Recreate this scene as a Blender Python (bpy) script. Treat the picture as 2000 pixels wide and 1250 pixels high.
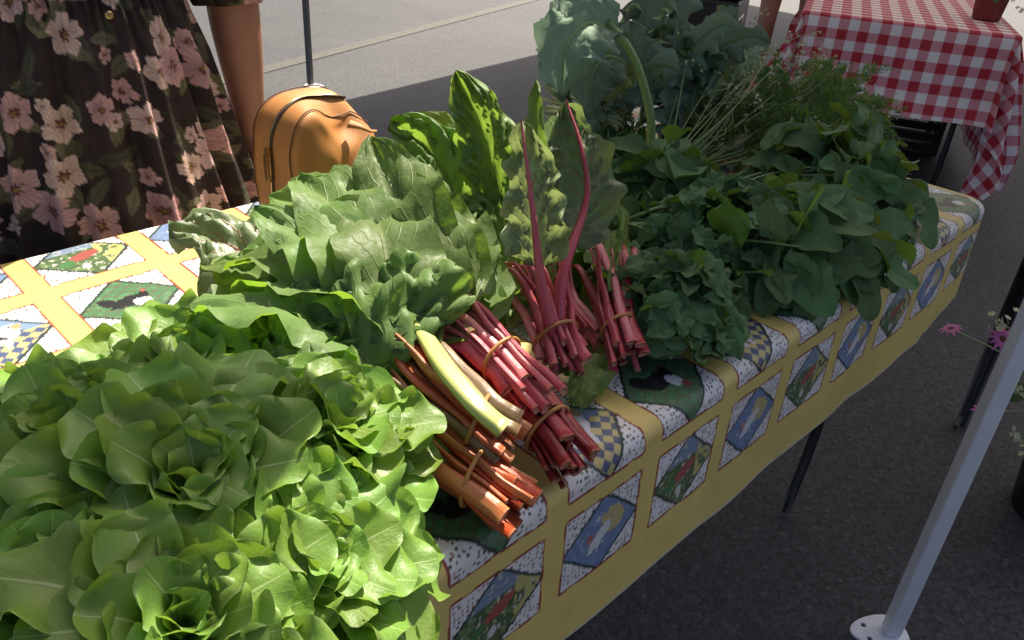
import bpy, bmesh, math, random
import numpy as np
from mathutils import Vector, Matrix, Quaternion, Euler

for o in list(bpy.data.objects):
    bpy.data.objects.remove(o)
SC = bpy.context.scene
COL = SC.collection
R = math.radians

# ------------------------------------------------------------ camera
cam_data = bpy.data.cameras.new('camera')
cam_data.sensor_width = 36.0
cam_data.lens = 28.37
cam_data.clip_start = 0.02
cam_data.clip_end = 500
cam = bpy.data.objects.new('camera', cam_data)
COL.objects.link(cam)
cam.matrix_world = Matrix(((0.70907952, 0.31469137, -0.63101155, 0.0),
                           (-0.70218243, 0.39685074, -0.59114239, 0.0),
                           (0.06439, 0.86225219, 0.50236948, 1.27),
                           (0, 0, 0, 1)))
SC.camera = cam

# ------------------------------------------------------------ sky, sun, exposure
SUN_EL, SUN_AZ = R(53), math.atan2(0.915, 0.40)
world = bpy.data.worlds.new('World')
SC.world = world
world.use_nodes = True
wn = world.node_tree
for n in list(wn.nodes):
    wn.nodes.remove(n)
sky = wn.nodes.new('ShaderNodeTexSky')
sky.sky_type = 'NISHITA'
sky.sun_disc = False
sky.sun_elevation = SUN_EL
sky.sun_rotation = SUN_AZ
sky.air_density = 0.6
sky.dust_density = 5.0
sky.ozone_density = 0.4
bgn = wn.nodes.new('ShaderNodeBackground')
bgn.inputs['Strength'].default_value = 0.085
won = wn.nodes.new('ShaderNodeOutputWorld')
wn.links.new(sky.outputs[0], bgn.inputs[0])
wn.links.new(bgn.outputs[0], won.inputs[0])
sd = bpy.data.lights.new('sun', 'SUN')
sd.energy = 5.0
sd.angle = R(0.53)
sd.color = (1.0, 0.92, 0.78)
sun = bpy.data.objects.new('sun', sd)
COL.objects.link(sun)
sv = Vector((math.cos(SUN_EL) * math.sin(SUN_AZ), math.cos(SUN_EL) * math.cos(SUN_AZ), math.sin(SUN_EL)))
sun.location = sv * 10
sun.rotation_euler = (-sv).to_track_quat('-Z', 'Y').to_euler()
vs = SC.view_settings
vs.view_transform = 'Standard'
vs.look = 'None'
vs.gamma = 1.0
vs.exposure = 1.1
vs.use_curve_mapping = False
SC.render.engine = 'CYCLES'
SC.cycles.max_bounces = 8
SC.cycles.transparent_max_bounces = 8

# ------------------------------------------------------------ helpers
def tag(o, label=None, cat=None, group=None, kind=None):
    if label: o['label'] = label
    if cat: o['category'] = cat
    if group: o['group'] = group
    if kind: o['kind'] = kind
    return o

def empty(name, loc=(0, 0, 0), rz=0.0):
    o = bpy.data.objects.new(name, None)
    COL.objects.link(o)
    o.empty_display_size = 0.05
    o.location = loc
    o.rotation_euler = (0, 0, rz)
    return o

def link(name, me, parent=None, mw=None):
    o = bpy.data.objects.new(name, me)
    COL.objects.link(o)
    if parent is not None:
        o.parent = parent
    if mw is not None:
        o.matrix_local = mw
    return o

def make_mesh(name, V, F, mat=None, uv=None, col=None, smooth=True):
    """V (n,3); F list of tuples or (m,4) array; uv per vertex; col per vertex rgb"""
    me = bpy.data.meshes.new(name)
    V = np.asarray(V, dtype=np.float32)
    if isinstance(F, np.ndarray):
        m, k = F.shape
        me.vertices.add(len(V)); me.vertices.foreach_set('co', V.ravel())
        me.loops.add(m * k); me.loops.foreach_set('vertex_index', F.astype(np.int32).ravel())
        me.polygons.add(m)
        me.polygons.foreach_set('loop_start', np.arange(0, m * k, k, dtype=np.int32))
        me.update(calc_edges=True)
    else:
        me.from_pydata(V.tolist(), [], [tuple(int(i) for i in f) for f in F])
    if smooth:
        me.polygons.foreach_set('use_smooth', np.ones(len(me.polygons), dtype=bool))
    if uv is not None:
        li = np.empty(len(me.loops), dtype=np.int32); me.loops.foreach_get('vertex_index', li)
        l = me.uv_layers.new(name='UVMap')
        l.data.foreach_set('uv', np.asarray(uv, dtype=np.float32)[li].ravel())
    if col is not None:
        a = me.color_attributes.new('print', 'FLOAT_COLOR', 'POINT')
        c4 = np.ones((len(V), 4), dtype=np.float32); c4[:, :3] = col
        a.data.foreach_set('color', c4.ravel())
    if mat is not None:
        me.materials.append(mat)
    me.update()
    return me

def grid_faces(nu, nv, cu=False, cv=False):
    iu = np.arange(nu if cu else nu - 1); iv = np.arange(nv if cv else nv - 1)
    A, B = np.meshgrid(iu, iv, indexing='ij')
    A = A.ravel(); B = B.ravel(); A2 = (A + 1) % nu; B2 = (B + 1) % nv
    return np.stack([A * nv + B, A2 * nv + B, A2 * nv + B2, A * nv + B2], 1)

def catmull(P, n):
    P = np.asarray(P, float)
    m = len(P)
    Q = np.vstack([2 * P[0] - P[1], P, 2 * P[-1] - P[-2]])
    d = np.r_[0, np.cumsum(np.linalg.norm(np.diff(P, axis=0), axis=1))]
    s = np.linspace(0, d[-1], n)
    out = np.empty((n, 3))
    for i, x in enumerate(s):
        k = min(int(np.searchsorted(d, x, side='right')) - 1, m - 2)
        t = (x - d[k]) / max(d[k + 1] - d[k], 1e-9)
        p0, p1, p2, p3 = Q[k], Q[k + 1], Q[k + 2], Q[k + 3]
        out[i] = .5 * ((2 * p1) + (p2 - p0) * t + (2 * p0 - 5 * p1 + 4 * p2 - p3) * t * t + (3 * p1 - p0 - 3 * p2 + p3) * t ** 3)
    return out

def frames(C, hint):
    T = np.gradient(C, axis=0); T /= np.linalg.norm(T, axis=1)[:, None] + 1e-12
    N = np.empty_like(C); h0 = np.asarray(hint, float); h = h0 / (np.linalg.norm(h0) + 1e-9); h0 = h
    for i in range(len(C)):
        v = h - T[i] * (h @ T[i])
        L = np.linalg.norm(v)
        if L < 1e-5:
            v = np.cross(T[i], [0.3, 0.5, 0.8]); L = np.linalg.norm(v)
        N[i] = v / L; h = .6 * N[i] + .4 * h0
    S = np.cross(T, N)
    return T, N, S

def tube_geo(pts, rad, n=8, hint=(0.2, 0.1, 1), flat=1.0, samples=None, base=0, groove=0.0):
    C = catmull(pts, samples) if samples else np.asarray(pts, float)
    T, N, S = frames(C, hint)
    m = len(C)
    r = np.interp(np.linspace(0, 1, m), np.linspace(0, 1, len(rad)), rad) if hasattr(rad, '__len__') else np.full(m, rad)
    a = np.linspace(0, 2 * np.pi, n, endpoint=False)
    prof = 1 - groove * np.clip(np.sin(a), 0, 1) ** 4
    V = C[:, None] + r[:, None, None] * (S[:, None] * (np.cos(a) * prof)[None, :, None] + N[:, None] * (np.sin(a) * flat * prof)[None, :, None])
    V = V.reshape(-1, 3)
    F = [tuple(f) for f in (grid_faces(m, n, cv=True) + base)]
    F.append(tuple(range(base + n - 1, base - 1, -1)))
    F.append(tuple(base + (m - 1) * n + k for k in range(n)))
    uv = np.stack(np.meshgrid(np.linspace(0, 1, m), np.arange(n) / n, indexing='ij'), -1).reshape(-1, 2)
    return V, F, uv

def tube(name, pts, rad, mat, parent=None, n=8, **k):
    V, F, uv = tube_geo(pts, rad, n, **k)
    return link(name, make_mesh(name, V, F, mat, uv), parent)

def multi(name, geos, mat, parent=None, smooth=True):
    Vs, Fs, off = [], [], 0
    for V, F in geos:
        Vs.append(V); Fs += [tuple(i + off for i in f) for f in F]; off += len(V)
    return link(name, make_mesh(name, np.vstack(Vs), Fs, mat, smooth=smooth), parent)

def box_geo(c, s, M=None):
    V = np.array([(x, y, z) for x in (-.5, .5) for y in (-.5, .5) for z in (-.5, .5)]) * np.array(s)
    if M is not None:
        V = V @ np.array(M).T
    V = V + np.array(c)
    F = [(0, 1, 3, 2), (4, 6, 7, 5), (0, 4, 5, 1), (2, 3, 7, 6), (0, 2, 6, 4), (1, 5, 7, 3)]
    return V, F

def box(name, c, s, mat, parent=None, bevel=0.0, rz=0.0):
    V, F = box_geo((0, 0, 0), s)
    o = link(name, make_mesh(name, V, F, mat, smooth=False), parent)
    o.location = c; o.rotation_euler = (0, 0, rz)
    if bevel:
        b = o.modifiers.new('bevel', 'BEVEL'); b.width = bevel; b.segments = 2
    return o

def lathe(name, prof, mat, parent=None, n=24, loc=(0, 0, 0)):
    a = np.linspace(0, 2 * np.pi, n, endpoint=False)
    P = np.array(prof, float)
    V = np.stack([P[:, 0][:, None] * np.cos(a), P[:, 0][:, None] * np.sin(a), np.repeat(P[:, 1][:, None], n, 1)], -1).reshape(-1, 3)
    o = link(name, make_mesh(name, V, grid_faces(len(P), n, cv=True), mat), parent)
    o.location = loc
    return o

def vnoise(x, y, seed=0):
    """smooth value noise on arrays"""
    rs = np.random.RandomState(seed); T = rs.rand(256, 256)
    xi = np.floor(x).astype(int); yi = np.floor(y).astype(int)
    fx = x - xi; fy = y - yi
    fx = fx * fx * (3 - 2 * fx); fy = fy * fy * (3 - 2 * fy)
    g = lambda i, j: T[i % 256, j % 256]
    return (g(xi, yi) * (1 - fx) * (1 - fy) + g(xi + 1, yi) * fx * (1 - fy) + g(xi, yi + 1) * (1 - fx) * fy + g(xi + 1, yi + 1) * fx * fy)

# ------------------------------------------------------------ materials
class NT:
    def __init__(s, name):
        s.m = bpy.data.materials.new(name); s.m.use_nodes = True
        s.t = s.m.node_tree
        for n in list(s.t.nodes): s.t.nodes.remove(n)
        s.out = s.n('ShaderNodeOutputMaterial')
    def n(s, ty, **kw):
        x = s.t.nodes.new(ty)
        for k, v in kw.items(): setattr(x, k, v)
        return x
    def l(s, a, b): s.t.links.new(a, b)
    def setin(s, node, key, v):
        i = node.inputs[key]
        if hasattr(v, 'is_output') or isinstance(v, bpy.types.NodeSocket): s.l(v, i)
        elif hasattr(v, '__len__') and len(v) == 3 and i.type == 'RGBA': i.default_value = (*v, 1)
        else: i.default_value = v
    def math(s, op, a, b=None, c=None, clamp=False):
        x = s.n('ShaderNodeMath', operation=op, use_clamp=clamp)
        s.setin(x, 0, a)
        if b is not None: s.setin(x, 1, b)
        if c is not None: s.setin(x, 2, c)
        return x.outputs[0]
    def mr(s, v, a, b, c=0.0, d=1.0, smooth=False):
        x = s.n('ShaderNodeMapRange')
        if smooth: x.interpolation_type = 'SMOOTHSTEP'
        for k, q in enumerate((v, a, b, c, d)): s.setin(x, k, q)
        return x.outputs[0]
    def mix(s, f, a, b, blend='MIX'):
        x = s.n('ShaderNodeMix', data_type='RGBA', blend_type=blend)
        s.setin(x, 0, f); s.setin(x, 6, a); s.setin(x, 7, b)
        return x.outputs[2]
    def noise(s, co, scale, detail=3, rough=.55):
        x = s.n('ShaderNodeTexNoise')
        if co is not None: s.l(co, x.inputs['Vector'])
        x.inputs['Scale'].default_value = scale; x.inputs['Detail'].default_value = detail; x.inputs['Roughness'].default_value = rough
        return x.outputs[0]
    def coord(s, w='Object'): return s.n('ShaderNodeTexCoord').outputs[w]
    def bump(s, h, st=.3, d=.01):
        x = s.n('ShaderNodeBump'); s.setin(x, 'Height', h); x.inputs['Strength'].default_value = st; x.inputs['Distance'].default_value = d
        return x.outputs[0]
    def pr(s, col, rough=.5, spec=.5, metal=0.0, normal=None, sheen=0.0):
        x = s.n('ShaderNodeBsdfPrincipled')
        s.setin(x, 'Base Color', col); s.setin(x, 'Roughness', rough); s.setin(x, 'Specular IOR Level', spec); s.setin(x, 'Metallic', metal)
        if sheen: s.setin(x, 'Sheen Weight', sheen)
        if normal is not None: s.l(normal, x.inputs['Normal'])
        return x.outputs[0]
    def done(s, sh):
        s.l(sh, s.out.inputs[0]); return s.m

def plain(name, c, rough=.5, spec=.5, metal=0.0, var=.12, scale=40, bump=0.0):
    t = NT(name); co = t.coord()
    f = t.mr(t.noise(co, scale, 4), .3, .7, 1 - var, 1 + var)
    col = t.mix(1.0, c, f, 'MULTIPLY')
    nb = t.bump(t.noise(co, scale * 3, 3), bump, .002) if bump else None
    return t.done(t.pr(col, rough, spec, metal, nb))

def leaf_mat(name, c1, c2, vein, trans=.35, rough=.42, spec=.45, k=8, slant=.4, midw=.07, sidew=.16, sidestr=.55, tcol=None, under=None, bump=.35, rim=0.0, nscale=14):
    t = NT(name)
    uv = t.n('ShaderNodeUVMap'); sp = t.n('ShaderNodeSeparateXYZ'); t.l(uv.outputs[0], sp.inputs[0])
    s = sp.outputs[0]
    tt = t.math('MULTIPLY', t.math('ABSOLUTE', t.math('SUBTRACT', sp.outputs[1], .5)), 2.0)
    co = t.coord()
    wob = t.math('MULTIPLY', t.math('SUBTRACT', t.noise(co, 18, 2), .5), .10)
    mw = t.math('MULTIPLY', t.math('SUBTRACT', 1.12, s), midw)
    mid = t.math('SUBTRACT', 1.0, t.math('DIVIDE', tt, mw), clamp=True)
    mid = t.mr(mid, 0, .5, smooth=True)
    ph = t.math('MULTIPLY', t.math('ADD', t.math('SUBTRACT', s, t.math('MULTIPLY', tt, slant)), wob), k)
    fr = t.math('FRACT', t.math('ADD', ph, 10.0))
    d = t.math('MULTIPLY', t.math('ABSOLUTE', t.math('SUBTRACT', fr, .5)), 2.0)
    side = t.math('MULTIPLY', t.mr(d, 1 - sidew, 1.0, smooth=True), t.mr(tt, .1, 1.0, sidestr, sidestr * .15))
    vm = t.math('MAXIMUM', mid, side)
    oi = t.n('ShaderNodeObjectInfo')
    base = t.mix(t.mr(t.noise(co, nscale, 4, .6), .35, .68), c1, c2)
    if under is not None:
        g = t.n('ShaderNodeNewGeometry')
        base = t.mix(g.outputs['Backfacing'], base, under)
    if rim:
        base = t.mix(t.math('MULTIPLY', t.mr(tt, .86, 1.0, smooth=True), rim), base, vein)
    col = t.mix(vm, base, vein)
    h = t.n('ShaderNodeHueSaturation')
    t.setin(h, 'Hue', t.mr(oi.outputs['Random'], 0, 1, .485, .512)); t.setin(h, 'Value', t.mr(oi.outputs['Random'], 0, 1, .8, 1.2)); t.l(col, h.inputs['Color'])
    col = h.outputs[0]
    fine = t.noise(co, 160, 3)
    hgt = t.math('ADD', t.math('MULTIPLY', t.math('SUBTRACT', 1.0, vm), .6), t.math('MULTIPLY', fine, .35))
    nb = t.bump(hgt, bump, .004)
    sh = t.pr(col, t.mr(fine, .3, .7, rough - .06, rough + .1), spec, 0, nb)
    tr = t.n('ShaderNodeBsdfTranslucent')
    tc = t.mix(.5, col, tcol) if tcol else col
    t.l(tc, tr.inputs[0]); t.l(nb, tr.inputs['Normal'])
    mx = t.n('ShaderNodeMixShader'); mx.inputs[0].default_value = trans
    t.l(sh, mx.inputs[1]); t.l(tr.outputs[0], mx.inputs[2])
    return t.done(mx.outputs[0])

M = {}
M['lettuce'] = leaf_mat('lettuce_leaf', (.165, .30, .045), (.24, .385, .08), (.40, .52, .21), trans=.36, rough=.42, k=5, slant=.7, midw=.09, sidew=.10, sidestr=.22, tcol=(.40, .62, .03), bump=.28, rim=.35, nscale=9)
M['chard'] = leaf_mat('chard_leaf', (.115, .225, .030), (.175, .305, .055), (.25, .34, .11), trans=.44, rough=.48, spec=.32, k=8, tcol=(.36, .60, .02), under=(.16, .25, .07), bump=.5)
M['chard_bright'] = leaf_mat('chard_leaf_young', (.10, .22, .03), (.14, .28, .04), (.24, .34, .10), trans=.40, rough=.46, spec=.38, k=8, tcol=(.36, .58, .03), under=(.16, .26, .07), bump=.5)
M['chard_red'] = leaf_mat('chard_leaf_red_vein', (.085, .15, .055), (.14, .21, .095), (.36, .06, .07), trans=.30, rough=.40, k=7, midw=.05, sidew=.13, sidestr=.75, tcol=(.3, .42, .05), under=(.15, .20, .10), bump=.5)
M['chard_pale'] = leaf_mat('chard_leaf_pale_underside', (.21, .28, .13), (.28, .34, .18), (.42, .10, .08), trans=.30, rough=.45, k=7, midw=.07, sidew=.13, sidestr=.8, tcol=(.4, .5, .1), bump=.6)
M['kale'] = leaf_mat('kale_leaf', (.125, .185, .065), (.185, .255, .105), (.24, .34, .17), trans=.22, rough=.60, spec=.18, k=7, midw=.08, sidew=.12, sidestr=.5, under=(.19, .27, .18), bump=.4)
M['arugula'] = leaf_mat('arugula_leaf', (.165, .265, .030), (.24, .36, .055), (.26, .36, .13), trans=.30, rough=.55, spec=.20, k=7, midw=.06, sidew=.10, sidestr=.4, under=(.13, .23, .09), bump=.35)
M['mint'] = leaf_mat('mint_leaf', (.110, .205, .024), (.170, .285, .036), (.17, .28, .08), trans=.28, rough=.58, spec=.18, k=9, midw=.06, sidew=.18, sidestr=.6, under=(.12, .22, .09), bump=.6)
M['flower_leaf'] = leaf_mat('flower_leaf', (.08, .15, .04), (.13, .22, .07), (.2, .3, .1), trans=.25)

def stalk_mat(name, c1, c2, streak=1.0):
    t = NT(name); uv = t.n('ShaderNodeUVMap'); mp = t.n('ShaderNodeMapping'); t.l(uv.outputs[0], mp.inputs[0])
    mp.inputs['Scale'].default_value = (1.2, 14, 1)
    oi = t.n('ShaderNodeObjectInfo')
    f = t.math('ADD', t.mr(t.noise(mp.outputs[0], 2.2, 4, .6), .3, .7), t.mr(oi.outputs['Random'], 0, 1, -.3, .3), clamp=True)
    col = t.mix(f, c1, c2)
    sp = t.n('ShaderNodeSeparateXYZ'); t.l(uv.outputs[0], sp.inputs[0])
    col = t.mix(t.mr(sp.outputs[0], .012, 0.0, 0, .65), col, (.45, .26, .16))
    nb = t.bump(t.noise(mp.outputs[0], 3, 3), .35, .003)
    x = t.n('ShaderNodeBsdfPrincipled'); t.setin(x, 'Base Color', col); t.setin(x, 'Roughness', .30); t.setin(x, 'Specular IOR Level', .5)
    t.setin(x, 'Subsurface Weight', .12); t.setin(x, 'Subsurface Radius', (.006, .003, .002)); t.l(nb, x.inputs['Normal'])
    return t.done(x.outputs[0])

M['st_orange'] = stalk_mat('stalk_orange_red', (.42, .055, .02), (.58, .25, .09))
M['st_yellow'] = stalk_mat('stalk_yellow_green', (.46, .50, .10), (.56, .58, .20))
M['st_redor'] = stalk_mat('stalk_scarlet', (.50, .045, .02), (.55, .12, .03))
M['st_crimson'] = stalk_mat('stalk_crimson', (.20, .012, .014), (.34, .03, .03))
M['st_pink'] = stalk_mat('stalk_pink', (.50, .04, .07), (.68, .27, .26))
M['st_magenta'] = stalk_mat('stalk_magenta', (.38, .022, .05), (.56, .15, .17))
M['st_dark'] = stalk_mat('stalk_dark_red', (.30, .018, .03), (.42, .05, .07))
M['st_rib'] = stalk_mat('stalk_brown_rib', (.22, .11, .06), (.20, .18, .07))
M['st_green'] = stalk_mat('stalk_green', (.22, .33, .11), (.30, .42, .17))
M['st_herb'] = stalk_mat('stalk_herb', (.18, .27, .09), (.26, .34, .14))
M['st_lettuce'] = stalk_mat('stalk_lettuce', (.50, .62, .30), (.60, .70, .42))
M['rubber'] = plain('rubber_band_tan', (.42, .19, .05), .45)
M['white_paint'] = plain('white_powder_coat', (.70, .70, .72), .45, var=.05, scale=20, bump=.05)
M['plate'] = plain('white_plate', (.78, .79, .82), .4, var=.05)
M['black_metal'] = plain('black_metal', (.012, .012, .013), .4)
M['black_plastic'] = plain('black_plastic', (.015, .015, .017), .5, bump=.1)
M['backlit_leg_grey'] = plain('backlit_leg_grey', (.11, .105, .10), .5, metal=.0)
M['table_top'] = plain('table_plastic', (.55, .54, .50), .5)
M['brass'] = plain('brass', (.60, .44, .22), .28, metal=1.0)
M['seam'] = plain('seam_thread', (.10, .040, .012), .6)
M['zip'] = plain('zip_tape', (.07, .033, .014), .6, bump=.3)
M['skin'] = plain('skin', (.33, .165, .105), .45, .4, var=.06, scale=12)
M['skin2'] = plain('skin_far', (.36, .18, .13), .5, .4, var=.06, scale=12)
M['hair'] = plain('hair_brown', (.035, .02, .012), .5, var=.4, scale=80)
M['eye'] = plain('eye_dark', (.03, .02, .015), .2)
M['lip'] = plain('lip', (.35, .10, .09), .4)
M['grey_cloth'] = plain('grey_shorts_cloth', (.10, .11, .14), .9, .2, var=.2, scale=60)
M['tee'] = plain('white_shirt_cloth', (.5, .5, .52), .9, .2)
M['shoe'] = plain('shoe', (.05, .045, .04), .6)
M['pot_red'] = plain('red_clay_pot', (.26, .055, .05), .6, var=.2)
M['soil'] = plain('soil', (.03, .02, .014), .9, var=.5, bump=.6)
M['petal_white'] = plain('petal_white', (.72, .72, .60), .6)
M['petal_pink'] = plain('petal_pink', (.50, .12, .30), .55, var=.25)
M['flower_eye'] = plain('flower_centre', (.09, .035, .01), .8, var=.4)
M['petal_cream'] = plain('petal_cream', (.62, .62, .38), .6)
M['bin_trim'] = plain('white_trim', (.6, .6, .62), .5)

# leather
t = NT('tan_leather'); co = t.coord()
f = t.mr(t.noise(co, 9, 4, .6), .3, .7)
col = t.mix(f, (.40, .165, .040), (.48, .21, .06))
vor = t.n('ShaderNodeTexVoronoi'); vor.inputs['Scale'].default_value = 420; t.l(co, vor.inputs['Vector'])
nb = t.bump(vor.outputs['Distance'], .12, .002)
M['leather'] = t.done(t.pr(col, t.mr(f, 0, 1, .55, .65), .35, 0, nb))

# canopy fabric
t = NT('tent_fabric'); co = t.coord()
tr = t.n('ShaderNodeBsdfTranslucent'); tr.inputs[0].default_value = (.84, .81, .74, 1)
mx = t.n('ShaderNodeMixShader'); mx.inputs[0].default_value = .22
t.l(t.pr(t.mix(t.mr(t.noise(co, 3, 3), .3, .7), (.60, .61, .64), (.68, .69, .72)), .8, .2), mx.inputs[1]); t.l(tr.outputs[0], mx.inputs[2])
M['canopy'] = t.done(mx.outputs[0])

# asphalt
t = NT('asphalt'); co = t.coord()
big = t.mr(t.noise(co, 1.1, 6, .65), .32, .68)
grit = t.noise(co, 170, 4, .75)
col = t.mix(big, (.024, .0245, .028), (.041, .041, .044))
vor = t.n('ShaderNodeTexVoronoi'); vor.inputs['Scale'].default_value = 120; t.l(co, vor.inputs['Vector'])
sp = t.n('ShaderNodeSeparateColor'); t.l(vor.outputs['Color'], sp.inputs[0])
stone = t.mr(sp.outputs[0], 0, 1, .45, 1.6)
col = t.mix(1.0, col, stone, 'MULTIPLY')
col = t.mix(t.mr(sp.outputs[1], .95, .99, 0, .45), col, (.13, .125, .12))
col = t.mix(t.mr(grit, .30, .5, .55, 0), col, (.028, .028, .031))
# meandering cracks
dn = t.n('ShaderNodeTexNoise'); dn.inputs['Scale'].default_value = 1.3; dn.inputs['Detail'].default_value = 5; t.l(co, dn.inputs['Vector'])
vm = t.n('ShaderNodeVectorMath', operation='SCALE'); t.l(dn.outputs['Color'], vm.inputs[0]); vm.inputs['Scale'].default_value = .9
va = t.n('ShaderNodeVectorMath', operation='ADD'); t.l(co, va.inputs[0]); t.l(vm.outputs[0], va.inputs[1])
v2 = t.n('ShaderNodeTexVoronoi', feature='DISTANCE_TO_EDGE'); v2.inputs['Scale'].default_value = .42; t.l(va.outputs[0], v2.inputs['Vector'])
crack = t.mr(v2.outputs['Distance'], .0025, .007, .75, 0)
crack = t.math('MULTIPLY', crack, t.mr(t.noise(co, 1.1, 2), .48, .58))
col = t.mix(crack, col, (.03, .03, .03))
hb = t.math('ADD', t.math('MULTIPLY', sp.outputs[0], .5), t.math('MULTIPLY', grit, .8))
M['asphalt'] = t.done(t.pr(col, .75, .5, 0, t.bump(hb, .5, .004)))

t = NT('worn_yellow_paint'); co = t.coord()
w = t.mr(t.noise(co, 14, 6, .75), .50, .80)
M['yellow_line'] = t.done(t.pr(t.mix(w, (.052, .049, .042), (.12, .10, .055)), .75, .5, 0, t.bump(t.noise(co, 110, 3), .5, .004)))

# printed cloths: colour attribute carries the print
def print_mat(name, rough=.75, trans=0.0, wrinkle=.25, wscale=9, sheen=0.0, spec=.3):
    t = NT(name); co = t.coord()
    a = t.n('ShaderNodeVertexColor'); a.layer_name = 'print'
    col = t.mix(1.0, a.outputs[0], t.mr(t.noise(co, 5, 4), .3, .7, .93, 1.05), 'MULTIPLY')
    h = t.math('ADD', t.noise(co, wscale, 4, .55), t.math('MULTIPLY', t.noise(co, 300, 2), .06))
    sh = t.pr(col, rough, spec, 0, t.bump(h, wrinkle, .03), sheen)
    if trans:
        tr = t.n('ShaderNodeBsdfTranslucent'); t.l(col, tr.inputs[0])
        mx = t.n('ShaderNodeMixShader'); mx.inputs[0].default_value = trans
        t.l(sh, mx.inputs[1]); t.l(tr.outputs[0], mx.inputs[2]); sh = mx.outputs[0]
    return t.done(sh)
M['farm_cloth'] = print_mat('farm_print_cloth', .42, .08, .12, spec=.5)
M['dress'] = print_mat('floral_dress_cloth', .7, .12, .35, 16)

# gingham (UV in metres)
t = NT('gingham_cloth'); uv = t.n('ShaderNodeUVMap'); sp = t.n('ShaderNodeSeparateXYZ'); t.l(uv.outputs[0], sp.inputs[0])
def stripe(x):
    f = t.math('FRACT', t.math('ADD', t.math('DIVIDE', x, .086), 20.0))
    return t.mr(t.math('ABSOLUTE', t.math('SUBTRACT', f, .5)), .235, .265)
a, b = stripe(sp.outputs[0]), stripe(sp.outputs[1])
sm = t.math('MULTIPLY', t.math('ADD', a, b), .5)
ramp = t.n('ShaderNodeValToRGB'); e = ramp.color_ramp.elements
e[0].position = 0; e[0].color = (.80, .77, .79, 1); e[1].position = 1; e[1].color = (.42, .022, .04, 1)
m_ = e.new(.5); m_.color = (.62, .27, .32, 1); t.l(sm, ramp.inputs[0])
co = t.coord()
tr = t.n('ShaderNodeBsdfTranslucent'); t.l(ramp.outputs[0], tr.inputs[0])
mx = t.n('ShaderNodeMixShader'); mx.inputs[0].default_value = .15
t.l(t.pr(ramp.outputs[0], .6, .4, 0, t.bump(t.noise(co, 7, 3), .15, .03)), mx.inputs[1]); t.l(tr.outputs[0], mx.inputs[2])
M['gingham'] = t.done(mx.outputs[0])

# ------------------------------------------------------------ ground
GX = np.array([-300, -40, -8, 0, 8, 16, 60, 300.]); GY = GX
g = np.array([(x, y, 0) for x in GX for y in GY])
ground = tag(link('ground', make_mesh('ground', g, grid_faces(8, 8), M['asphalt'])), kind='structure')
yl = np.array([(1.2, 4.12), (6.4, 5.86), (6.37, 5.97), (1.17, 4.23)])
tag(link('painted_line', make_mesh('painted_line', np.c_[yl, np.full(4, .004)], [(0, 1, 2, 3)], M['yellow_line'])), kind='structure')

# ------------------------------------------------------------ tent
tent = tag(empty('market_tent', (1.32, .17, 0)), 'white market tent standing on slim square steel legs over the stall', 'tent')
TP = [(1.32, .17), (2.58, 4.17), (6.62, 4.78), (5.5, .62)]
# cloth outline: unseen edge bent so the canopy shade falls across table and ground
OUT = [(1.18, .02), (1.17, .45), (1.27, .76), (1.64, 1.04), (1.90, 1.36), (2.12, 2.0), (2.32, 2.9), (2.60, 4.19), (5.0, 4.55), (9.6, 5.25), (9.4, 2.5), (9.2, -.5), (5.0, -.3)]
EAVE = 2.04
def tent_leg(i):
    x, y = TP[i]
    w = .029
    V, F = box_geo((0, 0, EAVE / 2 + .004), (w, w, EAVE - .01))
    ang = R(40) if i == 0 else R(20)
    leg = link('leg', make_mesh('leg', V, F, M['white_paint'], smooth=False), tent)
    if i == 1: leg.data.materials[0] = M['backlit_leg_grey']  # far leg: its backlit darkness is put into the colour
    leg.location = (x - 1.32, y - .17, 0)
    leg.rotation_euler = (0, 0, ang)
    bv = leg.modifiers.new('bevel', 'BEVEL'); bv.width = .003; bv.segments = 2
    # foot plate with bolt holes
    cu = bpy.data.curves.new('foot_plate', 'CURVE'); cu.dimensions = '2D'; cu.fill_mode = 'BOTH'; cu.extrude = .0025
    def spl(pts):
        s = cu.splines.new('POLY'); s.points.add(len(pts) - 1); s.use_cyclic_u = True
        for p, q in zip(s.points, pts): p.co = (*q, 0, 1)
    k = [(-.032, .034), (-.030, -.032), (.02, -.05)]
    out = []
    for a in np.linspace(0, 2 * math.pi, 40, endpoint=False):
        # rounded tongue reaching out on one side of the leg
        c, s = math.cos(a), math.sin(a)
        out.append((.034 * c - (.044 if c < 0 else 0) * abs(c) ** .7, .043 * s * (1 - .25 * (c < 0) * abs(c))))
    spl(out)
    for hx, hy in ((-.047, .016), (-.047, -.016)):
        spl([(hx + .0055 * math.cos(a), hy + .0055 * math.sin(a)) for a in np.linspace(0, 2 * math.pi, 14, endpoint=False)])
    co_ = bpy.data.objects.new('tmp', cu); COL.objects.link(co_)
    dg = bpy.context.evaluated_depsgraph_get()
    me = bpy.data.meshes.new_from_object(co_.evaluated_get(dg))
    bpy.data.objects.remove(co_)
    me.materials.clear(); me.materials.append(M['plate'])
    fp = link('foot_plate', me, leg)
    fp.location = (0, 0, .0035)
    fp.rotation_euler = (0, 0, -ang + (R(-44) if i == 0 else R(130)))
for i in range(4): tent_leg(i)
ctr = np.array((4.6, 2.2))
V = []
for k in range(len(OUT)):
    p, q = np.array(OUT[k]), np.array(OUT[(k + 1) % len(OUT)])
    for j in range(4): V.append(p + (q - p) * j / 4)
ring = np.array(V); nr = len(ring)
rows = []
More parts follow.
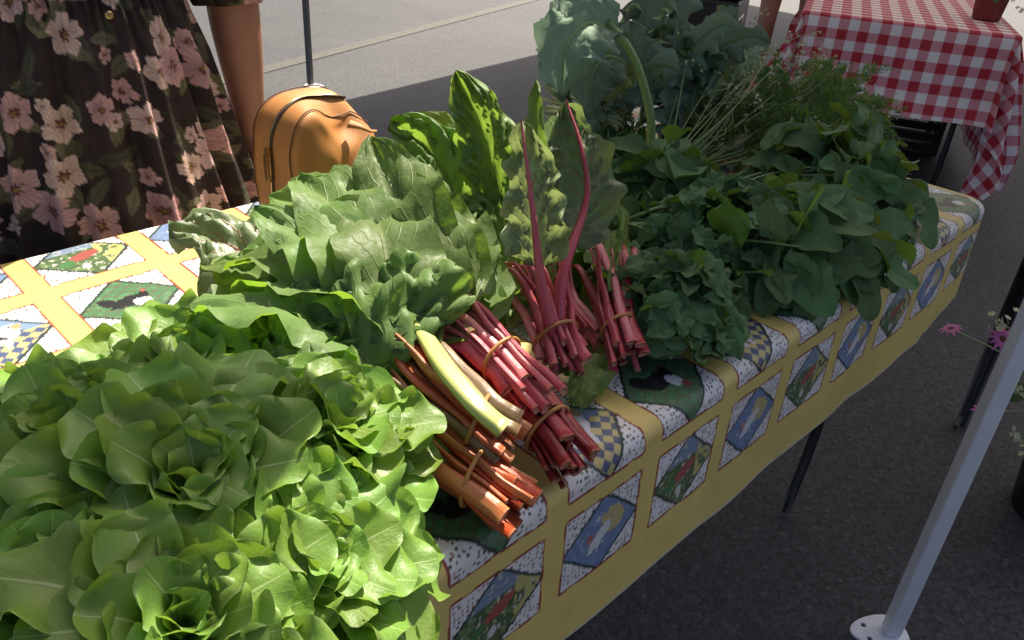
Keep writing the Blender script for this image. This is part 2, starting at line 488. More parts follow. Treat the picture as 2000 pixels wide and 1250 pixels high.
for h, z in ((1.0, EAVE - .19), (1.0, EAVE), (.75, EAVE + .20), (.5, EAVE + .42), (.25, EAVE + .66), (.03, EAVE + .9)):
    P = ctr + (ring - ctr) * h
    dz = np.zeros(nr)
    if h == 1.0 and z < EAVE: dz = .012 * np.sin(np.arange(nr) * 1.7)
    rows.append(np.c_[P - np.array((1.32, .17)), z + dz])
link('canopy', make_mesh('canopy', np.vstack(rows), grid_faces(len(rows), nr, cv=True), M['canopy'], smooth=False), tent)

# added out-of-view canvas panel, hung off the near leg to shade the lettuce
tube('shade_panel_arm', [(0, 0, 1.95), (-.30, .34, 1.98), (-.62, .70, 1.97)], .010, M['white_paint'], tent, n=8, samples=10)
bw = np.array((-.42, .90)); bw /= np.linalg.norm(bw)
nb1, nb2 = 14, 16
BVt = []
for i in range(nb1):
    for j in range(nb2):
        u_ = (i / (nb1 - 1) - .5) * .30; d_ = j / (nb2 - 1) * .42
        sway = .012 * math.sin(i * .9) * d_ / .42
        BVt.append((-.60 + bw[0] * u_ + .9 * sway, .62 + bw[1] * u_ + .4 * sway, 1.955 - d_ + .02 * math.sin(i * 1.1) * (j == nb2 - 1)))
link('shade_panel', make_mesh('shade_panel', BVt, grid_faces(nb1, nb2), M['canopy']), tent)

# ------------------------------------------------------------ produce table
Z0 = .745
X0, X1, Y0, Y1 = -.70, 1.70, .375, 1.15
tab = tag(empty('folding_table', (.5, .76, 0)), 'folding table with black curved legs under the yellow farm cloth', 'table')
tv = box('tabletop', (0, 0, .7175), (X1 - X0 - .01, Y1 - Y0 - .01, .045), M['table_top'], tab, .012)
for lx in (-.85, .97):
    for ly in (-.27, .27):
        s = 1 if lx > 0 else -1
        tube('leg', [(lx - .03 * s, ly * .86, .70), (lx + .04 * s, ly * .95, .50), (lx + .065 * s, ly, .30), (lx + .05 * s, ly * 1.02, .16), (lx - .01 * s, ly * 1.05, .012)], .0110, M['black_metal'], tab, n=10, samples=14)
    tube('cross_bar', [(lx + .03, -.256, .45), (lx + .03, .256, .45)], .011, M['black_metal'], tab)

def drape(U, Vv, x0, x1, y0, y1, rc, top, flare=.10, er=.016, rip=None):
    """cloth laid over a box top with rounded corners; (U,Vv) are flat cloth coordinates"""
    nx = np.clip(U, x0 + rc, x1 - rc); ny = np.clip(Vv, y0 + rc, y1 - rc)
    dx, dy = U - nx, Vv - ny
    r = np.hypot(dx, dy); rr = np.maximum(r, 1e-9)
    d = r - rc
    ux, uy = dx / rr, dy / rr
    L = er * np.pi / 2
    out = np.where(d <= 0, r, rc + np.where(d < L, er * np.sin(np.clip(d, 0, L) / er), er))
    drop = np.where(d <= 0, 0, np.where(d < L, er * (1 - np.cos(np.clip(d, 0, L) / er)), er + (d - L)))
    hang = np.maximum(d - L, 0)
    out = out + flare * hang
    if rip is not None: out = out + rip(U, Vv, hang)
    X = nx + ux * out; Y = ny + uy * out
    return X, Y, top - drop * (1 - .5 * flare ** 2)

HEM = .247
us = np.r_[np.linspace(X0 - .06, .02, 70, endpoint=False), np.linspace(.02, .26, 90, endpoint=False), np.linspace(.26, X1 + .035, 860)]
vss = np.r_[np.linspace(Y0 - HEM, Y0 + .17, 245, endpoint=False), np.linspace(Y0 + .17, Y1 + .02, 230), np.linspace(Y1 + .03, Y1 + .2, 14)]
UU, VV = np.meshgrid(us, vss, indexing='ij')
hemj = .006 * (vnoise(us * 7, us * 0 + 3, 5) - .5) * 2
hemj = hemj + np.where(us > 1.50, .045 * np.clip((us - 1.50) / .16, 0, 1) + .010 * (vnoise(us * 55, us * 0, 8) - .5), 0)
hemw = np.clip((Y0 - VV) / HEM, 0, 1)
VV2 = VV + hemj[:, None] * hemw ** 2
def rip(U, Vq, h):
    w = np.clip(h / .2, 0, 1)
    return w * (.002 * np.sin(U * 4.0 + .6) + .0015 * np.sin(U * 23 + 1.3) + .006 * (vnoise(U * 14, Vq * 5, 2) - .5))
CX, CY, CZ = drape(UU, VV2, X0, X1, Y0, Y1, .035, Z0, .03, .017, rip)
CZ = CZ + .0022 * (vnoise(UU * 11, VV * 11, 4) - .4) * (VV > Y0)

def farm_print(u, v):
    """u along the table, v across (metres, flat cloth). Patchwork of farm pictures on yellow."""
    n = u.size
    vf = v - Y0
    sh = .078 * np.clip((vf - .22) / .2, 0, 1)
    uu = u + sh
    px = .155; x00 = .467
    ci = np.floor((uu - x00) / px).astype(int)
    a = (uu - x00 - (ci + .5) * px)
    edges = np.array([-.36, -.172, -.053, .12, .245, .37, .50, .66, .82, 1.0])
    ri = np.clip(np.searchsorted(edges, vf) - 1, 0, len(edges) - 2)
    lo, hi = edges[ri], edges[ri + 1]
    b = vf - (lo + hi) / 2; hb = (hi - lo) / 2
    sw = .0175
    ax = px / 2 - sw; bx = hb - np.where(ri == 1, .009, sw)
    w1 = .002 * (vnoise(u * 60, v * 60, 11) - .5)
    A = (a + w1) / ax; B = (b + w1) / bx
    yellow = np.array((.68, .53, .165)); C = np.tile(yellow, (n, 1))
    C *= (1 + .10 * (vnoise(u * 40, v * 40, 3) - .5))[:, None]
    inside = (np.abs(A) < 1) & (np.abs(B) < 1) & (ri >= 1)
    edge = np.maximum(np.abs(A) - 1, 0) * ax + np.maximum(np.abs(B) - 1, 0) * bx
    redl = (~inside) & (edge < .0026) & (ri >= 1)
    C[redl] = (.26, .045, .03)
    # calico
    rs = np.random.RandomState(3); cell = .0060
    gi, gj = np.floor(u / cell).astype(int), np.floor(v / cell).astype(int)
    H = rs.rand(128, 128, 4)
    hh = H[gi % 128, gj % 128]
    dd = np.hypot(u / cell - gi - .25 - .5 * hh[:, 0], v / cell - gj - .25 - .5 * hh[:, 1])
    cal = np.tile(np.array((.74, .72, .71)), (n, 1))
    dot = (dd < .27) & (hh[:, 3] > .30)
    dc = np.where((hh[:, 2] > .6)[:, None], np.array((.10, .12, .06)), np.where((hh[:, 2] > .25)[:, None], np.array((.06, .06, .07)), np.array((.30, .10, .08))))
    cal[dot] = dc[dot]
    C[inside] = cal[inside]
    # picture lozenge
    sk = .12 * (H[(ci * 7) % 128, (ri * 13) % 128, 0] - .5)
    D = np.abs(A + sk * B) + np.abs(B)
    pic = inside & (D < 1.10)
    line = inside & (D >= 1.02) & (D < 1.11)
    ty = np.where(ri % 2 == 0, ci % 2, 2 + (ci + 1) % 2)
    nz = vnoise(u * 160, v * 160, 6); nz2 = vnoise(u * 300, v * 300, 9)
    def el(cx, cy, rx, ry, th=0.0):
        x, y = A - cx, B - cy
        c, s = math.cos(th), math.sin(th)
        return ((x * c + y * s) / rx) ** 2 + ((-x * s + y * c) / ry) ** 2
    def put(mask, col): C[mask] = np.array(col)
    # 0: cow on blue / yellow checks
    m = pic & (ty == 0)
    chk = ((np.floor((u + v) * 62) + np.floor((u - v) * 62)) % 2) == 0
    put(m & chk, (.055, .085, .20)); put(m & ~chk, (.56, .46, .13))
    put(m & (B > .12), (.16, .26, .42))
    put(m & (el(0.0, .10, .46, .30, .15) < 1), (.62, .62, .70)); put(m & (el(.34, .30, .17, .20) < 1), (.60, .60, .68))
    put(m & (el(-.20, -.18, .12, .26, .5) < 1), (.60, .60, .68)); put(m & (el(.16, -.22, .07, .22, -.2) < 1), (.60, .60, .66))
    put(m & (el(-.12, .16, .14, .08, .4) < 1), (.035, .03, .03)); put(m & (el(.14, .02, .10, .06, -.5) < 1), (.035, .03, .03))
    put(m & (el(.46, .34, .09, .12) < 1), (.45, .30, .10)); put(m & (el(.33, .38, .03, .04) < 1), (.02, .02, .02)); put(m & (el(-.40, .06, .05, .22, .3) < 1), (.03, .03, .03))
    # 1: black hen with white breast on green lattice
    m = pic & (ty == 1)
    lat = (np.abs(((u + v * 1.3) * 48) % 1 - .5) < .09) | (np.abs(((u - v * 1.3) * 48) % 1 - .5) < .09)
    put(m, (.055, .20, .07)); put(m & (nz > .62), (.085, .26, .10)); put(m & lat, (.12, .12, .06))
    put(m & (el(-.02, .02, .44, .20, .25) < 1 + .5 * (nz2 - .5)), (.018, .018, .02)); put(m & (el(-.42, .16, .16, .22, .5) < 1 + .6 * (nz2 - .5)), (.018, .018, .02))
    put(m & (el(.20, -.14, .17, .17) < .7 + .9 * nz2), (.62, .62, .64)); put(m & (el(.33, .16, .10, .12) < 1), (.015, .015, .017))
    put(m & (el(.30, -.34, .10, .10) < 1 + .5 * (nz2 - .5)), (.40, .06, .06)); put(m & (el(.38, .30, .05, .06) < 1), (.40, .05, .04))
    # 2: red barrow and greens
    m = pic & (ty == 2)
    put(m, (.07, .13, .04)); put(m & (nz > .60), (.13, .22, .06)); put(m & (B > .35), (.16, .24, .36))
    put(m & (nz2 > .78), (.50, .48, .40)); put(m & (el(.02, .02, .42, .17, .5) < 1 + .5 * (nz - .5)), (.38, .06, .04))
    put(m & (A > .38) & (nz > .40), (.48, .42, .10)); put(m & (el(-.42, -.22, .2, .13, .6) < 1), (.05, .20, .05)); put(m & (el(-.1, -.52, .10, .16) < .8), (.55, .55, .52))
    # 3: white goose and yellow straw on blue
    m = pic & (ty == 3)
    put(m, (.13, .21, .40)); put(m & (nz > .62), (.17, .26, .46))
    put(m & (el(.30, .20, .30, .42, .6) < 1 + .6 * (nz - .5)), (.50, .42, .12)); put(m & (el(-.02, -.06, .42, .17, .9) < 1 + .9 * (nz2 - .5)), (.62, .62, .64))
    put(m & (el(-.32, .02, .10, .13) < 1), (.42, .12, .10)); put(m & (nz2 > .84) & (D < .7), (.66, .66, .60))
    C[line & (ty % 2 == 0)] = (.022, .045, .04); C[line & (ty % 2 == 1)] = (.02, .05, .035)
    g_ = C.mean(1, keepdims=True); C = C + (g_ - C) * np.where(pic, .22, 0)[:, None]
    return C
colr = farm_print(UU.ravel(), VV.ravel())
hemline = (VV < Y0 - HEM + .004).ravel()
colr[hemline] = (.55, .52, .42)
cme = make_mesh('tablecloth', np.stack([CX, CY, CZ], -1).reshape(-1, 3), grid_faces(*UU.shape), M['farm_cloth'], col=colr)
cloth = tag(link('tablecloth', cme), 'yellow patchwork farm animal print cloth covering the produce table', 'tablecloth')

# ------------------------------------------------------------ leaves
def half_width(shape, s, rng=None):
    if shape == 'chard':
        return np.sin(np.pi * np.clip(s, 0, 1) ** .72) ** .62 * (1 - .12 * s) + .02
    if shape == 'lettuce':
        return (.22 + .78 * np.clip(s / .60, 0, 1) ** 1.0) * (1 - .24 * np.clip((s - .60) / .40, 0, 1) ** 2)
    if shape == 'oval':
        p = np.clip((s - .22) / .78, 0, 1)
        return np.maximum(.05, np.sin(np.pi * p ** .95) ** .55)
    if shape == 'mint':
        p = np.clip((s - .06) / .94, 0, 1)
        saw = 1 + .10 * (np.abs((s * 11) % 1 - .5) * 2 - .5)
        return np.maximum(.04, np.sin(np.pi * p ** .70) ** .85 * saw)
    if shape == 'kale':
        p = np.clip((s - .10) / .90, 0, 1)
        return np.maximum(.05, np.sin(np.pi * p ** .8) ** .6 * (1 + .16 * np.sin(s * 31) + .08 * np.sin(s * 67 + 1)))
    if shape == 'blade':
        return np.sin(np.pi * np.clip(s, 0, 1) ** .6) ** .8 + .02

def leaf_geo(spine, nrm, W, shape='chard', ns=22, nt=13, seed=0, cup=.15, ruf=.1, rf=4.5, quilt=0.0, qk=8, fold=0.0, roll=0.0, jag=0.0, twist=0.0, tipwave=0.0, soft=False):
    rs = np.random.RandomState(seed)
    C = catmull(spine, ns)
    T, N, S = frames(C, nrm)
    s = np.linspace(0, 1, ns)[:, None]; tt = np.linspace(-1, 1, nt)[None, :]
    if twist:
        an = (s[:, 0] - .3) * twist
        N, S = N * np.cos(an)[:, None] + S * np.sin(an)[:, None], S * np.cos(an)[:, None] - N * np.sin(an)[:, None]
    w = W * half_width(shape, s)
    wl = w * (1 + .10 * np.sin(s * 9 + rs.rand() * 6) + jag * np.sin(s * 41 + rs.rand() * 6))
    wr = w * (1 + .10 * np.sin(s * 8 + rs.rand() * 6) + jag * np.sin(s * 37 + rs.rand() * 6))
    ww = np.where(tt < 0, wl, wr)
    a = np.abs(tt)
    ph = rs.rand(6) * 6.28
    env = np.clip(np.sin(np.pi * np.clip(s * .92 + .06, 0, 1)), 0, 1) ** .4
    wave = np.where(tt < 0, np.sin(6.283 * rf * s * (1 + .12 * np.sin(3 * s + ph[0])) + ph[1]), np.sin(6.283 * rf * 1.13 * s * (1 + .12 * np.sin(3 * s + ph[2])) + ph[3]))
    wave2 = np.sin(6.283 * rf * 2.3 * s + ph[4] + 2 * tt)
    h = cup * W * np.sqrt(np.clip(ww / W, 0, 2)) * a ** 2 + fold * ww * a + ruf * W * env * (a ** 2.2) * (wave + (0 if soft else .35) * wave2)
    h = h + .05 * W * np.sin(5 * s + ph[5]) * tt
    if tipwave: h = h + tipwave * W * np.clip((s - .40) / .60, 0, 1) ** 1.8 * np.sin(tt * 3.4 + ph[2])
    if quilt:
        q = np.abs(np.sin(np.pi * (qk * (s - .40 * a)))) ** .55 * np.sin(np.pi * np.clip(a * .97, 0, 1)) ** .6
        q2 = vnoise(s * 23 + seed, tt * 7 + 50, seed % 7)
        h = h + quilt * W * (q + .6 * q2 * np.clip(a * 3, 0, 1))
    x = tt * ww
    if roll:
        # roll the blade sideways round its midrib
        an = roll * a * np.sign(roll) if False else roll * a
        x = np.sign(tt) * ww * np.where(np.abs(an) > 1e-4, np.sin(an) / np.maximum(np.abs(roll), 1e-4), a)
        h = h + ww * (1 - np.cos(an)) / max(abs(roll), 1e-4) * np.sign(roll)
    V = C[:, None] + S[:, None] * x[..., None] + N[:, None] * h[..., None]
    if shape == 'lettuce': V = V - T[:, None] * (.62 * W * s ** 2.5 * (1 - np.sqrt(1 - .93 * tt ** 2)))[..., None]     # rounded fan-shaped tip
    uv = np.stack(np.broadcast_arrays(s, tt * .5 + .5), -1)
    return V.reshape(-1, 3), grid_faces(ns, nt), uv.reshape(-1, 2)

def leaf(name, spine, nrm, W, mat, parent, **k):
    V, F, uv = leaf_geo(spine, nrm, W, **k)
    return link(name, make_mesh(name, V, F, mat, uv), parent)

def orient(d, n):
    """matrix with local +Y along d and local +Z near n"""
    d = Vector(d).normalized(); n = Vector(n)
    x = d.cross(n)
    if x.length < 1e-4: x = d.cross(Vector((.3, .2, .9)))
    x.normalize(); z = x.cross(d)
    return Matrix(((x.x, d.x, z.x), (x.y, d.y, z.y), (x.z, d.z, z.z)))

def place(mesh, name, parent, loc, d, n, sc=1.0):
    m = orient(d, n).to_4x4() @ Matrix.Scale(sc, 4)
    m.translation = Vector(loc)
    return link(name, mesh, parent, m)

# ------------------------------------------------------------ lettuce heads
LV = []
for i in range(12):
    rs = np.random.RandomState(100 + i)
    L = .150 + .02 * rs.rand(); cur = .02 + .085 * rs.rand()
    sp = [(0, 0, 0), (0, .004, L * .33), (0, .012 + .01 * rs.rand(), L * .66), (0, cur, L * (1.0 - .16 * rs.rand()))]
    V, F, uv = leaf_geo(sp, (0, -1, 0), .056 + .014 * rs.rand(), 'lettuce', 22, 17, 200 + i, cup=.22 + .28 * rs.rand(), ruf=.20 + .16 * rs.rand(), rf=1.3 + 1.0 * rs.rand(), quilt=.04, qk=6, twist=rs.uniform(-.2, .2), tipwave=.10 + .16 * rs.rand(), soft=True)
    LV.append(make_mesh('lettuce_leaf', V, F, M['lettuce'], uv))
def lettuce(loc, axis, n, size, label, seed, spread=52):
    t = tag(empty('lettuce_head', loc), label, 'lettuce', 'lettuce heads heaped on the table')
    q = Vector((0, 0, 1)).rotation_difference(Vector(axis).normalized())
    t.rotation_mode = 'QUATERNION'; t.rotation_quaternion = q
    rs = random.Random(seed)
    for i in range(n):
        f = i / (n - 1)          # leaves nest: each one starts farther out and leans farther than the last
        tilt = R(-4 + spread * f ** .9 + rs.uniform(-8, 8))
        sc_ = size * (.56 + .46 * f ** .7) * rs.uniform(.92, 1.08)
        m = (Matrix.Rotation(i * 2.39996 + rs.uniform(-.22, .22), 4, 'Z') @ Matrix.Translation((0, .003 + .042 * f, .028 - .034 * f)) @ Matrix.Rotation(-tilt, 4, 'X')
             @ Matrix.Rotation(rs.uniform(-.25, .25), 4, 'Z') @ Matrix.Diagonal((sc_ * rs.uniform(.85, 1.05), sc_, sc_, 1)))
        link('leaf', LV[rs.randrange(len(LV))], t, m)
    tube('stem', [(0, 0, -.012), (0, 0, .01), (0, 0, .03)], [.015, .016, .006], M['st_lettuce'], t, n=12)
    return t
lettuce((0.3756, 0.6171, 0.7900), (0.05, -0.15, 0.97), 46, .57, 'sunlit leaf lettuce head touching the leftmost chard leaves', 1)
lettuce((0.2617, 0.6497, 0.7850), (-0.12, -0.1, 0.97), 46, .57, 'leaf lettuce head whose leaves reach up beside the hen print', 2)
lettuce((0.2775, 0.4748, 0.8000), (0.25, -0.2, 0.92), 46, .57, 'sunlit leaf lettuce head beside the orange stalked chard bunches', 3)
lettuce((0.1664, 0.4641, 0.8300), (-0.02, -0.3, 0.95), 46, .57, 'darkest shaded leaf lettuce head in the middle of the heap', 4)
lettuce((0.1311, 0.6062, 0.7900), (-0.15, -0.15, 0.96), 46, .57, 'shaded leaf lettuce head along the edge of the bare yellow cloth', 5)
lettuce((0.1913, 0.3748, 0.8000), (0.22, -0.4, 0.88), 46, .50, 'leaf lettuce head hanging over the front edge of the yellow cloth', 6)
lettuce((0.0704, 0.4586, 0.8100), (-0.08, -0.3, 0.95), 46, .50, 'shaded leaf lettuce head near the bottom left corner of the picture', 7)
lettuce((0.0407, 0.6047, 0.7800), (-0.2, -0.1, 0.97), 46, .57, 'leaf lettuce head at the left picture edge next to the cow print', 8)
lettuce((0.1070, 0.3666, 0.8200), (0.0, -0.4, 0.92), 46, .50, 'leaf lettuce head at the bottom of the picture below the darkest one', 9)

# ------------------------------------------------------------ chard bunches
def chard_bunch(label, butt, band, exit_, far, mats, n, r, seed, band_on=True, rad=.026, spread=1.7, ragged=.02, lv='chard', lift=.15, push=0.0):
    butt, band, exit_, far = map(np.array, (butt, band, exit_, far))
    t = tag(empty('chard_bunch', tuple(butt)), label, 'chard', 'chard bunches laid across the table')
    o = butt.copy()
    rs = np.random.RandomState(seed)
    ax = (band - butt) / np.linalg.norm(band - butt)
    s1 = np.cross(ax, (0, 0, 1)); s1 /= np.linalg.norm(s1); s2 = np.cross(s1, ax)
    offs = []; bandpts = []
    for k in range(n):
        rr = rad * math.sqrt((k + .5) / n); an = k * 2.39996 + rs.rand() * .4
        offs.append((rr * math.cos(an), rr * math.sin(an) * .85))
    for k, (a, b) in enumerate(offs):
        d = s1 * a + s2 * b
        rj = rs.normal(0, .006, 3) * np.array((1, 1, .5))
        p = [butt + d * 1.05 + ax * rs.uniform(-ragged, ragged * .5), band + d * .92, exit_ + d * 1.25 + rj * .4, far + d * spread + rj * 1.6, far + (far - exit_) * .45 + d * spread * 1.2 + rj * 1.7 - (0, 0, .02)]
        rk = r * rs.uniform(.62, 1.3)
        cc = catmull(p, 60); bandpts.append(cc[np.argmin(np.abs((cc - band) @ ax))])
        cs_ = catmull(p, 9); cs_[1:-1] += rs.normal(0, .0011, (7, 3))
        p = list(cs_)
        tube('stalk', [q - o for q in p], [rk * v * rs.uniform(.9, 1.1) for v in (1.1, 1.02, 1, .97, .92, .85, .75, .55, .3)], mats[int(rs.rand() * len(mats)) % len(mats)], t, n=10, samples=18, flat=.66, groove=.4, hint=tuple(rs.normal(0, 1, 3)))
        if lv and k % 4 == 0:
            e0 = np.array(p[6]); dd = far - exit_; dd = dd / np.linalg.norm(dd)
            dd = dd + np.array((rs.normal(0, .35), push + rs.normal(0, .25), lift + rs.normal(0, .2))); dd /= np.linalg.norm(dd)
            L = rs.uniform(.16, .24); e1 = e0 + dd * L * .5 + (0, 0, .02); e2 = e0 + dd * L + (0, 0, -.02 + rs.normal(0, .02))
            e1[2] = max(e1[2], .77); e2[2] = max(e2[2], .765)
            leaf('leaf', [e0 - dd * .02 - o, e1 - o, e2 - o], (rs.normal(-.2, .4), rs.normal(-.5, .3), .8), rs.uniform(.045, .070), M[lv], t, shape='chard', seed=seed * 50 + k, ns=24, nt=15, cup=.12, ruf=.2, rf=3.0, quilt=.10, qk=6)
    if band_on:
        q = np.linspace(0, 2 * np.pi, 28, endpoint=False)
        bp = np.array(bandpts) - band; u1, u2 = bp @ s1, bp @ s2
        bc = band + s1 * (u1.max() + u1.min()) / 2 + s2 * (u2.max() + u2.min()) / 2
        P = bc - o + np.outer(np.cos(q), s1) * ((u1.max() - u1.min()) / 2 + r * .9) + np.outer(np.sin(q), s2) * ((u2.max() - u2.min()) / 2 + r * .8) + np.outer(.25 * rad * np.sin(q + 1), ax)
        V = []
        w = .0022
        nrm = np.outer(np.cos(q), s1) + np.outer(np.sin(q), s2)
        a8 = np.linspace(0, 2 * np.pi, 6, endpoint=False)
        V = P[:, None] + w * (nrm[:, None] * np.cos(a8)[None, :, None] + ax[None, None] * np.sin(a8)[None, :, None])
        link('rubber_band', make_mesh('rubber_band', V.reshape(-1, 3), grid_faces(28, 6, cu=True, cv=True), M['rubber']), t)
    return t, o

def chard_leaf(b, spine, nrm, W, mat='chard', rib=None, ribr=.005, seed=0, bare=0.0, **k):
    t, o = b
    sp0 = [np.array(p) - o for p in spine]; sp = sp0
    if bare:
        cc = catmull(sp0, 41); sp = [cc[int(q)] for q in np.linspace(bare * 40, 40, 5)]
    kw = dict(cup=.12, ruf=.20, rf=4.0, quilt=.22, qk=7, jag=.02, ns=30, nt=19); kw.update(k)
    lf = leaf('leaf', sp, nrm, W, M[mat], t, shape='chard', seed=seed, **kw)
    if rib:
        C = catmull(sp0, 26); T, N, S = frames(C, nrm)
        V, F, uv = tube_geo(C + N * ribr * .1, [ribr, ribr * .9, ribr * .55, ribr * .35, ribr * .15], 9, flat=.95)
        link('midrib', make_mesh('midrib', V, F, M[rib], uv), lf)
    return lf

bA = chard_bunch('chard bunch with orange red stalks lying lowest at the front edge', (0.3934, 0.3521, 0.7780), (0.3856, 0.3918, 0.7880), (0.3862, 0.4587, 0.7900), (0.3951, 0.5417, 0.7900), [M['st_orange'], M['st_redor'], M['st_orange']], 24, .0062, 11, rad=.028)
bB = chard_bunch('chard bunch with one thick yellow green stalk among orange ones', (0.4234, 0.3951, 0.8080), (0.4151, 0.4212, 0.8200), (0.4190, 0.4877, 0.8300), (0.4296, 0.5609, 0.8400), [M['st_orange'], M['st_redor'], M['st_rib']], 19, .0062, 12, rad=.026)
bC = chard_bunch('dark crimson chard bunch with a splayed cut end on the hen print', (0.4784, 0.3654, 0.7780), (0.4843, 0.3968, 0.7880), (0.5015, 0.4741, 0.7950), (0.5169, 0.5682, 0.8000), [M['st_crimson'], M['st_dark']], 22, .0060, 13, rad=.027)
bD = chard_bunch('pink stalked chard bunch lying on top with ragged cut ends', (0.4813, 0.4159, 0.8250), (0.4873, 0.4652, 0.8350), (0.4917, 0.5137, 0.8450), (0.4933, 0.5766, 0.8500), [M['st_pink'], M['st_pink'], M['st_magenta']], 19, .0060, 14, rad=.024, ragged=.035)
bE = chard_bunch('magenta chard bunch whose two red ribbed leaves stand upright', (0.5869, 0.4668, 0.7900), (0.5975, 0.4904, 0.8030), (0.6183, 0.5284, 0.8250), (0.6275, 0.5654, 0.8500), [M['st_magenta'], M['st_pink']], 20, .0062, 15, rad=.027, lv=None)
bF = chard_bunch('small pink chard bunch half hidden behind the upright leaved one', (0.6724, 0.5005, 0.7750), (0.6823, 0.5347, 0.7800), (0.6986, 0.5820, 0.7850), (0.7145, 0.6388, 0.7900), [M['st_pink'], M['st_dark']], 10, .0056, 16, band_on=False, rad=.017, lv=None)
bG = chard_bunch('short dark red chard bunch next to the mint', (0.6592, 0.4385, 0.7850), (0.6789, 0.4668, 0.7970), (0.7152, 0.5110, 0.8100), (0.7515, 0.5566, 0.8300), [M['st_dark'], M['st_magenta']], 17, .0056, 17, rad=.023, lv=None)
# the thick pale stalk of the second bunch
tB, oB = bB
tube('stalk', [np.array(p) - oB for p in ((0.4057, 0.3795, 0.8380), (0.3988, 0.4054, 0.8500), (0.4066, 0.4556, 0.8580), (0.4237, 0.5054, 0.8600), (0.4386, 0.5515, 0.8650))], [.0115, .011, .0105, .009, .007], M['st_yellow'], tB, n=12, samples=20, flat=.75, groove=.3)

UPN = (-.2, -.55, .8)
chard_leaf(bD, ((0.6316, 0.6400, 0.7935), (0.6830, 0.7600, 0.8589), (0.6948, 0.8400, 0.9054), (0.6595, 0.8800, 0.9263)), (-.35, -.6, .7), .070, 'chard', seed=21, quilt=.42, qk=6, ruf=.2, ns=40, nt=25)
chard_leaf(bD, ((0.7942, 0.7800, 0.7936), (0.7805, 0.8600, 0.8681), (0.7458, 0.9200, 0.9241)), (-.2, -.6, .7), .060, 'chard', seed=22, quilt=.2)
chard_leaf(bD, ((0.6863, 0.7600, 0.7738), (0.6918, 0.8700, 0.8285), (0.6837, 0.9200, 0.8462), (0.6528, 0.9400, 0.8545)), (-.35, -.5, .8), .055, 'chard', seed=23, quilt=.14)
chard_leaf(bD, ((0.6770, 0.6400, 0.7937), (0.7044, 0.7000, 0.8878), (0.7031, 0.7400, 0.9658), (0.6834, 0.7700, 1.0294)), (-.6, -.75, .2), .054, 'chard_bright', seed=24, ruf=.46, rf=5.0, quilt=.42, qk=8, jag=.09, ns=44, nt=25)
chard_leaf(bD, ((0.7086, 0.6600, 0.8210), (0.7472, 0.7200, 0.8937), (0.7667, 0.7600, 0.9538)), (-.3, -.9, .2), .040, 'chard_bright', seed=25, ruf=.3, rf=5, quilt=.2)
chard_leaf(bD, ((0.5645, 0.6000, 0.8052), (0.6403, 0.7200, 0.8251), (0.6289, 0.7800, 0.8433), (0.5760, 0.8100, 0.8389)), (-.2, -.3, .9), .048, 'chard', seed=26, ruf=.26)
chard_leaf(bC, ((0.4858, 0.5225, 0.8400), (0.5554, 0.6600, 0.8510), (0.5416, 0.7300, 0.8857), (0.4962, 0.7800, 0.8930)), (-.45, -.55, .7), .068, 'chard_bright', seed=27, ruf=.22, fold=.25)
chard_leaf(bD, ((0.4736, 0.4942, 0.8520), (0.4931, 0.6200, 0.8396), (0.4741, 0.7000, 0.8298), (0.4412, 0.7800, 0.8141)), (-.15, -.55, .8), .098, 'chard', rib='st_rib', ribr=.006, seed=28, quilt=-.05, ruf=.12)
chard_leaf(bD, ((0.5444, 0.5750, 0.8047), (0.5442, 0.6100, 0.8447), (0.5474, 0.6400, 0.8805), (0.5667, 0.6700, 0.9032)), (-.75, -.55, .3), .036, 'chard_bright', seed=29, fold=.5, quilt=.06)
chard_leaf(bD, ((0.5686, 0.5600, 0.7945), (0.5980, 0.6200, 0.8269), (0.6557, 0.6900, 0.8676)), (-.15, -.9, .4), .050, 'chard', seed=30)
chard_leaf(bC, ((0.4520, 0.7000, 0.8102), (0.4217, 0.7800, 0.8270), (0.3836, 0.8500, 0.8479), (0.3377, 0.8700, 0.8532)), (-.2, -.2, .95), .082, 'chard_red', seed=31, ruf=.2, fold=-.35)
chard_leaf(bC, ((0.4253, 0.6800, 0.8183), (0.3856, 0.7400, 0.8318), (0.3466, 0.7800, 0.8405)), (-.1, -.4, .9), .07, 'chard', seed=32)
chard_leaf(bD, ((0.6101, 0.8600, 0.7655), (0.5717, 0.9300, 0.7741), (0.5195, 0.9800, 0.7796)), (-.1, -.3, .95), .038, 'chard', seed=33, ruf=.25)
chard_leaf(bB, ((0.4354, 0.5475, 0.8650), (0.4513, 0.6200, 0.8422), (0.4466, 0.6800, 0.8372), (0.4180, 0.7200, 0.8198)), (-.3, -.5, .8), .075, 'chard', seed=34)
chard_leaf(bA, ((0.3861, 0.5091, 0.8000), (0.3688, 0.5408, 0.8500), (0.3562, 0.5897, 0.8600), (0.3361, 0.6306, 0.8600)), (-.2, -.3, .9), .085, 'chard', seed=35)
chard_leaf(bB, ((0.4216, 0.5300, 0.8400), (0.4237, 0.5652, 0.8700), (0.4064, 0.6096, 0.8800)), (-.3, -.5, .8), .075, 'chard', seed=36)
